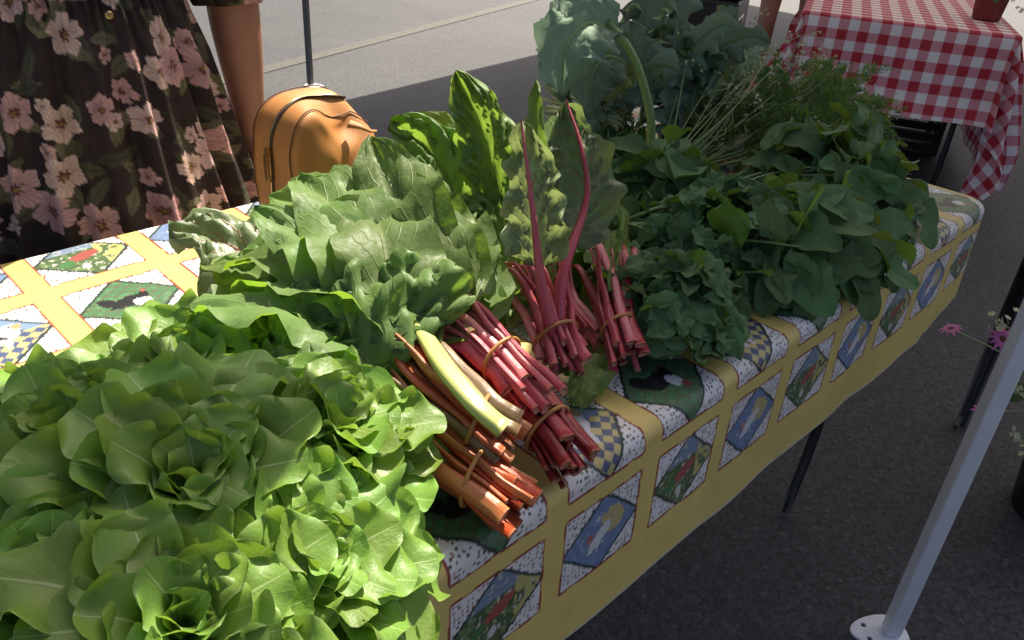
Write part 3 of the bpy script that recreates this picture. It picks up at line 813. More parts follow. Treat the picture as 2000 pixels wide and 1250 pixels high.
# upright leaves of the magenta bunch
chard_leaf(bE, ((0.5922, 0.4905, 0.8050), (0.5760, 0.5000, 0.8708), (0.5757, 0.5200, 0.9463), (0.5893, 0.5600, 1.0331)), (-.80, -.55, .1), .036, 'chard_pale', rib='st_magenta', ribr=.0075, seed=37, bare=.36, ruf=.55, rf=3.6, quilt=-.40, fold=-.2, jag=.08)
chard_leaf(bE, ((0.5976, 0.4862, 0.8050), (0.6204, 0.5100, 0.8649), (0.6915, 0.5450, 0.9277), (0.7027, 0.5700, 0.9795), (0.7142, 0.6100, 1.0244)), (-.45, -.85, .1), .050, 'chard_red', rib='st_magenta', ribr=.0075, seed=38, bare=.40, ruf=.28, quilt=-.32, jag=.03, cup=-.1)
chard_leaf(bE, ((0.6533, 0.5700, 0.8572), (0.6649, 0.6000, 0.9661), (0.6962, 0.6400, 1.0417)), (-.9, -.3, .2), .020, 'chard', seed=39, fold=.4, quilt=.2)
chard_leaf(bE, ((0.6182, 0.5400, 0.8131), (0.6315, 0.6000, 0.8587), (0.6456, 0.6400, 0.9006)), (-.6, -.7, .3), .042, 'chard', seed=40)
chard_leaf(bG, ((0.6959, 0.4992, 0.8250), (0.8432, 0.6000, 0.7978), (0.9185, 0.6600, 0.8120), (0.9513, 0.7000, 0.8155)), (.5, -.6, .6), .028, 'chard', seed=41, quilt=.15, fold=.3)
chard_leaf(bG, ((0.7151, 0.5126, 0.8200), (0.8273, 0.6200, 0.8026), (0.8878, 0.7000, 0.7976)), (-.3, -.6, .7), .045, 'chard', seed=42)
chard_leaf(bF, ((0.6769, 0.5725, 0.8000), (0.8455, 0.6800, 0.7748), (1.0031, 0.7800, 0.7401)), (.1, -.5, .8), .035, 'chard', seed=43)
chard_leaf(bF, ((0.6414, 0.4901, 0.7650), (0.6018, 0.4477, 0.7650), (0.5567, 0.4261, 0.7600)), (.2, -.2, .9), .030, 'chard', seed=44, ruf=.35, quilt=.25)
# leaves lying underneath
rs = np.random.RandomState(77)
own = [bA, bB, bC, bD, bF, bG]
for k in range(20):
    bx = .36 + .52 * rs.rand(); by = .55 + .22 * rs.rand()
    z = .765 + .06 * rs.rand(); a = rs.uniform(1.2, 2.5)
    L = .18 + .10 * rs.rand()
    d = np.array((math.cos(a), math.sin(a), 0))
    p0 = np.array((bx, by, z)); p1 = p0 + d * L * .5 + (0, 0, .03 + .06 * rs.rand()); p2 = p0 + d * L + (0, 0, .01 + .05 * rs.rand())
    if p2[1] > 1.05 or (p2[1] > .93 and p2[0] < .64): continue
    chard_leaf(own[min(5, int((bx - .36) / .52 * 6))], (p0, p1, p2), (rs.normal(0, .3), -.4 + rs.normal(0, .3), .9), .055 + .03 * rs.rand(), 'chard', seed=300 + k, ns=20, nt=13, quilt=.07, ruf=.14)

# ------------------------------------------------------------ generic flat leaves (length along +Y)
def flat_variants(nv, L, W, shape, mat, seed, ns=14, nt=9, droop=.35, **k):
    out = []
    for i in range(nv):
        rs = np.random.RandomState(seed + i)
        l = L * rs.uniform(.85, 1.15); dr = droop * rs.uniform(.3, 1.3)
        sp = [(0, 0, 0), (rs.normal(0, .04) * l, l * .34, .06 * l), (rs.normal(0, .06) * l, l * .68, .03 * l - .15 * dr * l), (rs.normal(0, .1) * l, l * .97, -.5 * dr * l)]
        V, F, uv = leaf_geo(sp, (0, 0, 1), W * rs.uniform(.85, 1.15), shape, ns, nt, seed + 50 + i, **k)
        out.append(make_mesh('leaf', V, F, M[mat], uv))
    return out
AR = flat_variants(10, .108, .029, 'oval', 'arugula', 500, ns=20, nt=11, cup=.25, ruf=.20, rf=1.8, quilt=.06, droop=1.1, twist=.5)
MI = flat_variants(8, .062, .0195, 'mint', 'mint', 600, ns=24, nt=9, cup=.25, ruf=.2, rf=3, quilt=.14, qk=8, droop=.9)
BA = flat_variants(7, .085, .026, 'oval', 'mint', 700, ns=16, nt=9, cup=.45, ruf=.16, rf=2, droop=1.0)

def mound(name, label, cat, group, c, ax, ay, rz, h, n, var, sc, flow, seed, stem_mat, nst=12, tie=None, upw=.35):
    c = np.array(c)
    t = tag(empty(name, tuple(c)), label, cat, group)
    rs = np.random.RandomState(seed)
    cz, sz = math.cos(rz), math.sin(rz)
    fl = np.array(flow, float)
    for i in range(n):
        rr = math.sqrt(rs.rand()) ; an = rs.rand() * 6.283
        lx, ly = rr * math.cos(an), rr * math.sin(an)
        dome = math.sqrt(max(0, 1 - rr * rr))
        lay = rs.rand() ** .6
        p = np.array((cz * lx * ax - sz * ly * ay, sz * lx * ax + cz * ly * ay, max(.012, h * dome * lay)))
        outw = np.array((cz * lx / 1 - sz * ly, sz * lx + cz * ly, 0))
        d = outw * .8 + fl + rs.normal(0, .6, 3) * np.array((1, 1, .8)) + np.array((0, 0, upw - .9 * rr))
        if p[2] < .04 and d[2] < 0: d[2] *= .2
        nn = outw * .7 + np.array((-.1, -.3, .8)) + rs.normal(0, .5, 3)
        s_ = sc * rs.uniform(.75, 1.25)
        place(var[rs.randint(len(var))], 'leaf', t, p - .35 * s_ * .1 * d / np.linalg.norm(d), d, nn, s_)
    tp = np.array(tie if tie is not None else (0, 0, .02))
    for k in range(nst):
        lx, ly = rs.normal(0, .45, 2)
        q = np.array((cz * lx * ax - sz * ly * ay, sz * lx * ax + cz * ly * ay, h * rs.uniform(.3, .85)))
        a0 = tp + rs.normal(0, .008, 3) * (1, 1, .4)
        tube('stem', [a0, (a0 * .5 + q * .5) + (0, 0, .01), q], [.0028, .0024, .0014], stem_mat, t, n=6, samples=8)
    return t
HG = 'leafy green bunches on the table'
mound('arugula_bunch', 'arugula bunch with long drooping leaves at the far right end of the cloth', 'greens', HG, (1.3909, 0.5541, 0.7650), .19, .14, .3, .12, 190, AR, .82, (.35, -.35, 0), 31, M['st_herb'], tie=(-.16, .10, .03))
mound('arugula_bunch', 'arugula bunch in front of the herb flowers, leaves hanging over the cloth edge', 'greens', HG, (1.0936, 0.4637, 0.7650), .165, .095, -.1, .10, 165, AR, .82, (.30, -.45, 0), 32, M['st_herb'], tie=(-.14, .08, .03))
mound('mint_bunch', 'dark serrated mint bunch beside the short dark red chard', 'herb', HG, (0.7784, 0.4556, 0.7650), .085, .075, .1, .095, 180, MI, .82, (.15, -.45, .2), 33, M['st_herb'], tie=(-.02, .12, .03))
mound('mint_bunch', 'mint bunch lying between the dark red chard and the arugula', 'herb', HG, (0.9890, 0.5322, 0.7650), .15, .10, .2, .115, 200, MI, .88, (.15, -.35, .2), 34, M['st_herb'], tie=(-.05, .12, .03))
mound('basil_bunch', 'broad leaved basil bunch below the drooping kale stem', 'herb', HG, (1.0710, 0.6854, 0.7650), .12, .085, .3, .125, 95, BA, .85, (-.05, -.4, .25), 35, M['st_herb'], tie=(.02, .10, .03))

# ------------------------------------------------------------ kale
kp = np.array((1.2991, 0.8844, 0.7700))
kale = tag(empty('kale_bunch', tuple(kp)), 'grey green kale bunch standing tall at the back of the table with one arched stem', 'kale', HG)
def kleaf(sp, nrm, W, seed, rib=True, **k):
    sp = [np.array(p) - kp for p in sp]
    kw = dict(cup=.15, ruf=.40, rf=4.2, quilt=.18, qk=6, ns=30, nt=17); kw.update(k)
    lf = leaf('leaf', sp, nrm, W, M['kale'], kale, shape='kale', seed=seed, **kw)
    if rib:
        C = catmull(sp, 16); T, N, S = frames(C, nrm)
        V, F, uv = tube_geo(C + N * .001, [.005, .004, .0025, .001], 7, flat=.8)
        link('midrib', make_mesh('midrib', V, F, M['st_green'], uv), lf)
def kstem(pts, r0, r1):
    tube('stem', [np.array(p) - kp for p in pts], [r0, r1], M['st_green'], kale, n=10, samples=22)
kstem(((1.1840, 0.8086, 0.7650), (1.1741, 0.8000, 0.8645), (1.1359, 0.8100, 0.9557), (1.1015, 0.8250, 1.0102), (1.0644, 0.8400, 1.0447)), .0085, .0065)
kleaf(((1.1034, 0.8350, 1.0162), (1.0265, 0.8450, 1.0445), (0.9717, 0.8400, 1.0121), (0.9678, 0.8350, 0.9432)), (-.45, -.65, .6), .060, 1, ruf=.25)
kleaf(((1.1896, 0.8700, 0.9540), (1.1066, 0.8700, 0.9804), (1.0680, 0.8650, 0.9395), (1.0857, 0.8600, 0.8816)), (-.3, -.9, .3), .050, 2)
kstem(((1.1953, 0.8005, 0.7700), (1.3960, 0.9000, 0.7797), (1.4330, 0.9300, 0.8622)), .006, .005)
kstem(((1.2034, 0.7948, 0.7700), (1.4278, 0.9000, 0.7959), (1.4845, 0.9300, 0.8445)), .006, .005)
kleaf(((1.3656, 0.9600, 0.8014), (1.3921, 0.9800, 0.9081), (1.3856, 1.0000, 0.9945), (1.3916, 1.0200, 1.0579)), (-.2, -.95, .2), .075, 3)
kleaf(((1.4442, 0.9500, 0.7911), (1.4602, 0.9600, 0.8835), (1.4575, 0.9700, 0.9742), (1.4320, 0.9800, 1.0521)), (.1, -.95, .3), .070, 4)
kleaf(((1.4686, 0.9300, 0.8033), (1.5367, 0.9300, 0.8913), (1.5883, 0.9400, 0.9580), (1.6443, 0.9600, 1.0025)), (.35, -.85, .4), .062, 5)
kleaf(((1.3769, 0.9100, 0.7696), (1.3716, 0.9100, 0.8548), (1.3441, 0.9200, 0.9454)), (0, -.95, .3), .062, 6)
kleaf(((1.4544, 0.8900, 0.7831), (1.5220, 0.9000, 0.8570), (1.6336, 0.9200, 0.9148), (1.7835, 0.9500, 0.9388)), (.3, -.8, .5), .048, 7)
kleaf(((1.2740, 0.9300, 0.8138), (1.2075, 0.9500, 0.8787), (1.1654, 0.9700, 0.9176)), (-.3, -.8, .5), .060, 8)
kleaf(((1.3054, 0.9800, 0.8061), (1.3177, 1.0200, 0.9083), (1.3485, 1.0500, 0.9791)), (-.2, -.9, .3), .070, 9)
kleaf(((1.5860, 0.9800, 0.7838), (1.6582, 1.0000, 0.9075), (1.6775, 1.0200, 1.0013)), (.2, -.9, .3), .070, 10)
kleaf(((1.3935, 0.8800, 0.7532), (1.4214, 0.8800, 0.8128), (1.5507, 0.9000, 0.8312)), (.2, -.7, .6), .050, 11)
kleaf(((1.2255, 0.9000, 0.7898), (1.1668, 0.9200, 0.8247), (1.1273, 0.9500, 0.8332)), (-.2, -.6, .7), .055, 12)
kleaf(((1.3187, 0.9000, 0.8747), (1.2363, 0.9000, 0.9516), (1.2107, 0.9100, 1.0232)), (-.3, -.9, .2), .055, 13)
kleaf(((1.4457, 0.9200, 0.8940), (1.4574, 0.9000, 0.9374), (1.4263, 0.8800, 0.8848)), (.2, -.9, .4), .045, 15)

rs = np.random.RandomState(14)
for k in range(22):
    c0 = np.array((rs.uniform(-.14, .17), rs.uniform(.02, .15), rs.uniform(.05, .14)))
    d = np.array((c0[0] * 1.2 + rs.normal(0, .25), rs.normal(-.1, .3), rs.uniform(.5, 1.0))); d /= np.linalg.norm(d)
    L = rs.uniform(.11, .18)
    sp = [c0 + kp, c0 + kp + d * L * .5, c0 + kp + d * L * .9 + np.array((0, -.03, 0)), c0 + kp + d * L + np.array((d[0] * .03, -.055, -.02))]
    kleaf(sp, (rs.normal(-.2, .5), -.9, .3 + rs.normal(0, .3)), rs.uniform(.032, .05), 60 + k, ruf=.42, rf=4.5, ns=22, nt=13)

# ------------------------------------------------------------ parsley bunch (cut stems toward the camera)
pp = np.array((1.2168, 0.9000, 0.8459))
pars = tag(empty('parsley_bunch', tuple(pp)), 'parsley bunch with pale cut stem ends under the kale leaves', 'herb', HG)
rs = np.random.RandomState(5)
for k in range(30):
    a = rs.rand() * 6.283; rr = .026 * math.sqrt(rs.rand())
    o0 = np.array((rr * math.cos(a), rs.uniform(-.014, .01), rr * math.sin(a) * .8))
    e = np.array((-.02 + rs.normal(0, .03), .14 + .03 * rs.rand(), .015 + rs.normal(0, .025)))
    tube('stem', [o0, o0 * .95 + e * .35 + (0, 0, .008), o0 + e], [.0035, .003, .002], M['st_lettuce'] if k % 3 else M['st_green'], pars, n=7, samples=7)
for k in range(16):
    a = rs.uniform(0, 1)
    o0 = np.array((-.10 + .06 * rs.rand(), -.02 + .03 * rs.rand(), -.035 + rs.normal(0, .014)))
    tube('stem', [o0, o0 + np.array((.05, .05, .01 + rs.normal(0, .01))), o0 + np.array((.10, .12, .01))], [.0026, .002, .0016], M['st_green'], pars, n=6, samples=7)
def fuzz(name, parent, c, rad, n, L, w, mat, seed, flow=(0, 0, .3), shape='dome'):
    """fine feathery leaflets: thin three-sided slivers in one mesh"""
    rs = np.random.RandomState(seed); c = np.array(c)
    u = rs.normal(0, 1, (n, 3)); u /= np.linalg.norm(u, axis=1)[:, None]
    p = u * (rs.rand(n, 1) ** .45) * np.array(rad)
    if shape == 'dome': p[:, 2] = np.abs(p[:, 2])
    d = u * .6 + np.array(flow) + rs.normal(0, .6, (n, 3)); d /= np.linalg.norm(d, axis=1)[:, None]
    sd_ = np.cross(d, rs.normal(0, 1, (n, 3))); sd_ /= np.linalg.norm(sd_, axis=1)[:, None]
    l = L * rs.uniform(.5, 1.5, (n, 1)); p = p + c
    up = np.cross(sd_, d)
    V = np.stack([p, p + d * l * .45 + sd_ * w + up * w * .4, p + d * l, p + d * l * .45 - sd_ * w + up * w * .4], 1).reshape(-1, 3)
    F = np.arange(4 * n).reshape(n, 4)
    uv = np.tile(np.array([(0, .5), (.5, 1), (1, .5), (.5, 0)]), (n, 1))
    return tag(link(name, make_mesh(name, V, F, mat, uv, smooth=False), parent), kind='stuff')
fuzz('leaflets', pars, np.array((1.2291, 0.9292, 0.7550)) - pp, (.10, .10, .085), 2600, .016, .0035, M['mint'], 3)

def sprigs(name, parent, c, rad, n, per, L, w, mat, seed, flow):
    rs = np.random.RandomState(seed); c = np.array(c)
    Vs = []
    for i in range(n):
        u = rs.normal(0, 1, 3); u /= np.linalg.norm(u)
        p0 = c + u * np.array(rad) * rs.rand() ** .5; p0[2] = c[2] + abs(p0[2] - c[2])
        d = u * .5 + np.array(flow) + rs.normal(0, .35, 3); d /= np.linalg.norm(d)
        ln = L * rs.uniform(.6, 1.5)
        f = rs.rand(per, 1) ** .8
        base = p0 + d * ln * f - np.array((0, 0, 1)) * (f ** 2) * ln * .18
        q = rs.normal(0, 1, (per, 3)); q -= (q @ d)[:, None] * d; q /= np.linalg.norm(q, axis=1)[:, None]
        dd = q * .8 + d * .7; dd /= np.linalg.norm(dd, axis=1)[:, None]
        l = ln * .32 * (1.05 - f) * rs.uniform(.5, 1.3, (per, 1)) + .004
        sd_ = np.cross(dd, rs.normal(0, 1, (per, 3))); sd_ /= np.linalg.norm(sd_, axis=1)[:, None]
        Vs.append(np.stack([base, base + dd * l * .6 + sd_ * w, base + dd * l, base + dd * l * .6 - sd_ * w], 1).reshape(-1, 3))
    V = np.vstack(Vs); m = len(V) // 4
    uv = np.tile(np.array([(0, .5), (.5, 1), (1, .5), (.5, 0)]), (m, 1))
    return tag(link(name, make_mesh(name, V, np.arange(4 * m).reshape(m, 4), mat, uv, smooth=False), parent), kind='stuff')

# ------------------------------------------------------------ flowering coriander
dp = np.array((1.2128, 0.7949, 0.7650))
dill = tag(empty('flowering_herb_bunch', tuple(dp)), 'feathery flowering herb bunch with thin pale stems and tiny white flowers', 'herb', HG)
ends = [(1.4366, 0.8400, 0.9173), (1.4089, 0.8600, 0.9456), (1.4560, 0.8000, 0.8687), (1.5543, 0.8200, 0.9022), (1.5271, 0.7400, 0.8314), (1.6595, 0.8000, 0.8720), (1.7324, 0.7600, 0.8493), (1.7794, 0.7200, 0.7954), (1.5874, 0.7200, 0.8053), (1.5027, 0.7800, 0.8146), (1.4607, 0.8000, 0.8059), (1.6507, 0.8600, 0.9355), (1.8020, 0.8200, 0.8944), (1.9219, 0.7400, 0.8035), (1.5517, 0.8600, 0.9251), (1.7307, 0.8600, 0.9054)]
rs = np.random.RandomState(9)
tips = []
for e in ends:
    e = np.array(e) - dp
    for j in range(2):
        ej = e + rs.normal(0, .018, 3)
        b0 = rs.normal(0, .007, 3) * (1, 1, .4) + (0, 0, .006)
        midp = b0 * .5 + ej * .5 + rs.normal(0, .012, 3) - (0, 0, .015)
        tube('stem', [b0, midp, ej], [.0022, .0017, .0009], M['st_green'] if rs.rand() < .6 else M['st_herb'], dill, n=6, samples=10)
        tips.append(ej)
        # side branch
        br = midp * .5 + ej * .5
        tube('stem', [midp * .6 + ej * .4, br + rs.normal(0, .02, 3), br + (ej - midp) * .6 + rs.normal(0, .035, 3) + (0, 0, .02)], [.0012, .0009, .0005], M['st_herb'], dill, n=5, samples=7)
        tips.append(br + (ej - midp) * .6)
cf = np.mean(tips, 0)
sprigs('leaflets', dill, np.array((1.6770, 0.7679, 0.7600)) - dp, (.24, .15, .15), 230, 90, .075, .0014, M['arugula'], 8, (.55, -.05, .45))
sprigs('leaflets', dill, np.array((1.5174, 0.8121, 0.7600)) - dp, (.16, .12, .10), 120, 80, .06, .0014, M['arugula'], 18, (.4, 0, .3))
g = []
cl = [tips[rs.randint(len(tips))] + rs.normal(0, .022, 3) for _ in range(60)]
for c in cl:
    for _ in range(9):
        q = c + rs.normal(0, .009, 3); s = .0030 + .0022 * rs.rand()
        for k2 in range(3):
            d1, d2 = rs.normal(0, 1, 3), rs.normal(0, 1, 3)
            d1 /= np.linalg.norm(d1); d2 = np.cross(d1, d2); d2 /= np.linalg.norm(d2)
            g.append((np.array([q - d1 * s, q + d2 * s * .6, q + d1 * s, q - d2 * s * .6]), [(0, 1, 2, 3)]))
tag(multi('blossoms', g, M['petal_cream'], dill), kind='stuff')

# ------------------------------------------------------------ leather bag
bag = tag(empty('leather_bag', (.652, 1.045, Z0 + .003)), 'tan leather backpack with brass zip pull standing at the back edge beside the dress', 'bag')
bag.rotation_euler = (0, 0, math.atan2(-.12, -.99))      # local +x (zip side) looks toward the camera
BH, BA_, BB = .190, .084, .058       # height, half width along x, half thickness along y
na = 64
th = np.linspace(0, 2 * np.pi, na, endpoint=False)
# arch outline: superellipse, flatter at the base
ex = np.sign(np.cos(th)) * np.abs(np.cos(th)) ** .62 * BA_
ez = np.where(np.sin(th) >= 0, np.abs(np.sin(th)) ** .72 * BH * .52, -np.abs(np.sin(th)) ** .35 * BH * .48) + BH * .48
prof = [(0.0, 1.10), (.30, 1.10), (.60, 1.07), (.82, 1.01), (.93, .93), (.985, .82), (1.0, .66), (1.008, .35), (1.01, 0.0)]
prof = prof + [(a, -b) for a, b in prof[-2::-1]]
Vb = []
for sc_, yb in prof:
    x = ex * sc_; z = BH * .45 + (ez - BH * .45) * sc_; y = np.full(na, yb * BB)
    Vb.append(np.stack([x, y, z], -1))
Vb = np.array(Vb)
def bag_warp(P):
    x, y, z = P[..., 0], P[..., 1], P[..., 2]
    top = np.clip((z - .10) / .10, 0, 1)
    # soft collapse of the far top shoulder and creases running into it
    r = np.hypot((x + .035) / .05, (z - .175) / .05)
    side = np.clip((y / BB + .2), 0, 1)
    dent = np.exp(-r ** 2) * side
    crease = np.exp(-((z - .165 + .35 * (x + .02)) / .010) ** 2) * np.exp(-((x + .03) / .05) ** 2) * side
    crease2 = np.exp(-((z - .150 - .5 * (x + .02)) / .009) ** 2) * np.exp(-((x + .015) / .04) ** 2) * side
    y2 = y - .030 * dent - .010 * crease + .008 * crease2
    z2 = z - .030 * dent - .012 * np.exp(-((x + .01) / .035) ** 2) * top * side + .004 * crease
    x2 = x + .012 * top * (y / BB) * .4
    wob = .003 * np.sin(x * 60 + z * 40) * np.cos(z * 50 + y * 30)
    return np.stack([x2, y2 + wob, z2], -1)
bb = link('body', make_mesh('body', bag_warp(Vb).reshape(-1, 3), grid_faces(len(prof), na, cv=True), M['leather']), bag)
sm = bb.modifiers.new('sub', 'SUBSURF'); sm.levels = 1; sm.render_levels = 2
def arch_path(off, y, a0, a1, n=40):
    a = np.linspace(a0, a1, n)
    x = np.sign(np.cos(a)) * np.abs(np.cos(a)) ** .62 * BA_
    z = np.where(np.sin(a) >= 0, np.abs(np.sin(a)) ** .72 * BH * .52, -np.abs(np.sin(a)) ** .35 * BH * .48) + BH * .48
    P = np.stack([x * (1.01 + off / BA_), np.full(n, y), BH * .45 + (z - BH * .45) * (1.01 + off / BH)], -1)
    return bag_warp(P)
# zip tape and teeth over the gusset
for yy, w_, mt, nm, off in ((0.0, .0048, 'zip', 'zip_tape', .0008), (0, .0012, 'brass', 'zip_teeth', .0028)):
    P = arch_path(off, yy, -.9, 2.2, 60)
    V, F, uv = tube_geo(P, w_, 8, hint=(1, 0, .2), flat=.22 if nm == 'zip_tape' else .8)
    link(nm, make_mesh(nm, V, F, M[mt], uv), bag)
for yy in (-.043, .043):
    P = arch_path(.0006, yy, -1.0, 2.6, 60)
    V, F, uv = tube_geo(P, 0.0007 if abs(yy) < .02 else .0010, 6)
    link('seam', make_mesh('seam', V, F, M['seam'] if abs(yy) > .02 else M['leather'], uv), bag)
# zip pull hanging on the zip side
zp = arch_path(.006, 0, .10, .20, 3)[1]
pull = link('zip_slider', make_mesh('zip_slider', *box_geo(zp + (0, 0, .004), (.005, .008, .012)), M['brass'], smooth=False), bag)
gq = []
for dy in (-.0042, .0042): gq.append(box_geo(zp + (.003, dy, -.020), (.003, .0028, .040)))
for dz in (-.003, -.014, -.037): gq.append(box_geo(zp + (.003, 0, dz), (.0025, .0084, .0025)))
pl = multi('zip_pull', gq, M['brass'], bag, smooth=False)
# knotted strap tail on the dented shoulder
P = [(-.030, .040, .150), (-.040, .056, .147), (-.052, .062, .140), (-.068, .058, .136)]
tube('strap', P, [.010, .006, .0045, .003], M['leather'], bag, n=8, samples=14, flat=.5)

# ------------------------------------------------------------ people
def skin_body(name, pts, edges, rad, root, mat, parent, sub=2):
    me = bpy.data.meshes.new(name)
    keys = list(pts); ix = {k: i for i, k in enumerate(keys)}
    me.from_pydata([pts[k] for k in keys], [(ix[a], ix[b]) for a, b in edges], [])
    me.materials.append(mat)
    o = link(name, me, parent)
    md = o.modifiers.new('skin', 'SKIN'); md.use_smooth_shade = True
    if not me.skin_vertices: me.attributes
    lay = me.skin_vertices[0] if len(me.skin_vertices) else None
    if lay is None:
        bm = bmesh.new(); bm.from_mesh(me); bm.verts.layers.skin.verify(); bm.to_mesh(me); bm.free()
        lay = me.skin_vertices[0]
    for k in keys:
        r = rad[k]; r = r if hasattr(r, '__len__') else (r, r)
        lay.data[ix[k]].radius = r
        lay.data[ix[k]].use_root = (k == root)
    s = o.modifiers.new('sub', 'SUBSURF'); s.levels = sub; s.render_levels = sub
    dg = bpy.context.evaluated_depsgraph_get()
    me2 = bpy.data.meshes.new_from_object(o.evaluated_get(dg))
    o.modifiers.clear(); o.data = me2
    me2.polygons.foreach_set('use_smooth', np.ones(len(me2.polygons), dtype=bool))
    return o

def person_skeleton(h=1.68, arm_l=None, arm_r=None, stance=.09):
    k = h / 1.68
    P = {'pelvis': (0, 0, .92), 'belly': (0, -.005, 1.04), 'chest': (0, 0, 1.22), 'neck0': (0, .01, 1.38), 'neck1': (0, 0, 1.455), 'jaw': (0, -.022, 1.50), 'head': (0, -.008, 1.575), 'crown': (0, .005, 1.64)}
    Rr = {'pelvis': (.155, .11), 'belly': (.13, .10), 'chest': (.15, .11), 'neck0': (.07, .06), 'neck1': (.05, .05), 'jaw': (.058, .066), 'head': (.074, .088), 'crown': (.052, .062)}
    E = [('pelvis', 'belly'), ('belly', 'chest'), ('chest', 'neck0'), ('neck0', 'neck1'), ('neck1', 'jaw'), ('jaw', 'head'), ('head', 'crown')]
    P['nose'] = (0, -.108, 1.548); Rr['nose'] = (.010, .012); E.append(('head', 'nose'))
    for s, nm, arm in ((-1, 'r', arm_r), (1, 'l', arm_l)):
        P[nm + 'sh'] = (s * .165, .01, 1.36); Rr[nm + 'sh'] = .058; E.append(('neck0', nm + 'sh'))
        a = arm or [(s * .225, .02, 1.10), (s * .245, -.03, .86)]
        P[nm + 'el'] = a[0]; Rr[nm + 'el'] = .041; P[nm + 'fm'] = tuple(np.array(a[0]) * .6 + np.array(a[1]) * .4); Rr[nm + 'fm'] = .040
        P[nm + 'wr'] = a[1]; Rr[nm + 'wr'] = (.027, .022)
        E += [(nm + 'sh', nm + 'el'), (nm + 'el', nm + 'fm'), (nm + 'fm', nm + 'wr')]
        d = np.array(a[1]) - np.array(a[0]); d /= np.linalg.norm(d)
        pm = np.array(a[1]) + d * .06
        P[nm + 'pm'] = tuple(pm); Rr[nm + 'pm'] = (.020, .034); E.append((nm + 'wr', nm + 'pm'))
        sy = np.array((0, 1, 0)) - d * d[1]; sy /= np.linalg.norm(sy); sx = np.cross(d, sy) * s
        for f in range(4):
            b0 = pm + sy * (.026 - .0173 * f) + d * .035; ln = (.066, .076, .072, .058)[f]
            P[f'{nm}f{f}a'] = tuple(b0); P[f'{nm}f{f}b'] = tuple(b0 + d * ln * .5 + sx * .006); P[f'{nm}f{f}c'] = tuple(b0 + d * ln * .95 + sx * .020)
            for q, rr in zip('abc', (.0095, .0085, .007)): Rr[f'{nm}f{f}{q}'] = rr
            E += [(nm + 'pm', f'{nm}f{f}a'), (f'{nm}f{f}a', f'{nm}f{f}b'), (f'{nm}f{f}b', f'{nm}f{f}c')]
        b0 = pm - sy * .036 - d * .012
        P[nm + 'ta'] = tuple(b0); P[nm + 'tb'] = tuple(b0 - sy * .016 + d * .034 + sx * .01); Rr[nm + 'ta'] = .012; Rr[nm + 'tb'] = .0085
        E += [(nm + 'pm', nm + 'ta'), (nm + 'ta', nm + 'tb')]
        P[nm + 'hp'] = (s * stance, 0, .86); P[nm + 'kn'] = (s * (stance + .01), -.01, .48); P[nm + 'cf'] = (s * (stance + .01), .02, .34); P[nm + 'an'] = (s * (stance + .01), .02, .09); P[nm + 'ft'] = (s * (stance + .03), -.13, .035); P[nm + 'he'] = (s * (stance + .008), .05, .035)
        Rr[nm + 'hp'] = .090; Rr[nm + 'kn'] = .056; Rr[nm + 'cf'] = .054; Rr[nm + 'an'] = .035; Rr[nm + 'ft'] = (.038, .026); Rr[nm + 'he'] = .03
        E += [('pelvis', nm + 'hp'), (nm + 'hp', nm + 'kn'), (nm + 'kn', nm + 'cf'), (nm + 'cf', nm + 'an'), (nm + 'an', nm + 'ft'), (nm + 'an', nm + 'he')]
    P = {a: tuple(np.array(b) * k) for a, b in P.items()}
    Rr = {a: (tuple(np.array(b) * k) if hasattr(b, '__len__') else b * k) for a, b in Rr.items()}
    return P, E, Rr

def face_and_hair(parent, h, long_hair=False):
    k = h / 1.68
    for s in (-1, 1):
        lathe('eye', [(0, -.011), (.008, -.008), (.0115, 0), (.008, .008), (0, .011)], M['eye'], parent, 12, (s * .030 * k, -.085 * k, 1.585 * k))
        tube('ear', [(s * .076 * k, -.005, 1.60 * k), (s * .088 * k, .008, 1.585 * k), (s * .078 * k, .0, 1.545 * k)], [.007, .010, .006], M['skin'], parent, samples=8)
    tube('mouth', [(-.024 * k, -.078 * k, 1.512 * k), (0, -.088 * k, 1.508 * k), (.024 * k, -.078 * k, 1.512 * k)], [.003, .006, .003], M['lip'], parent, samples=8)
    nu, nv = 20, 28
    ph = np.linspace(.02, 1.75 if not long_hair else 2.6, nu); tt = np.linspace(0, 2 * np.pi, nv, endpoint=False)
    A, B = np.meshgrid(ph, tt, indexing='ij')
    front = np.clip(-np.sin(B), 0, 1) ** .6
    A2 = A * (1 - .52 * front)
    r = 1 + .02 * np.sin(B * 9) * np.sin(A)
    X = .092 * np.sin(np.minimum(A2, 1.6)) * np.cos(B) * r; Y = .106 * np.sin(np.minimum(A2, 1.6)) * np.sin(B) * r + .004
    Zz = 1.575 + .108 * np.cos(A2) - np.clip(A2 - 1.6, 0, 9) * .16
    link('hair', make_mesh('hair', (np.stack([X, Y, Zz], -1) * k).reshape(-1, 3), grid_faces(nu, nv, cv=True), M['hair']), parent)

# --- woman in the floral dress, standing behind the table
W_ = tag(empty('person', (.45, 1.40, 0)), 'person in a dark floral dress standing behind the table, bare arm hanging beside the bag', 'person')
P, E, Rr = person_skeleton(1.70, arm_l=[(.252, -.02, 1.07), (.262, -.03, .80)], arm_r=[(-.23, .0, 1.08), (-.24, -.02, .84)])
for q in ('lel', 'lfm', 'rel', 'rfm'): Rr[q] = .047
Rr['lwr'] = Rr['rwr'] = (.033, .028)
skin_body('body', P, E, Rr, 'pelvis', M['skin'], W_)
face_and_hair(W_, 1.70, True)
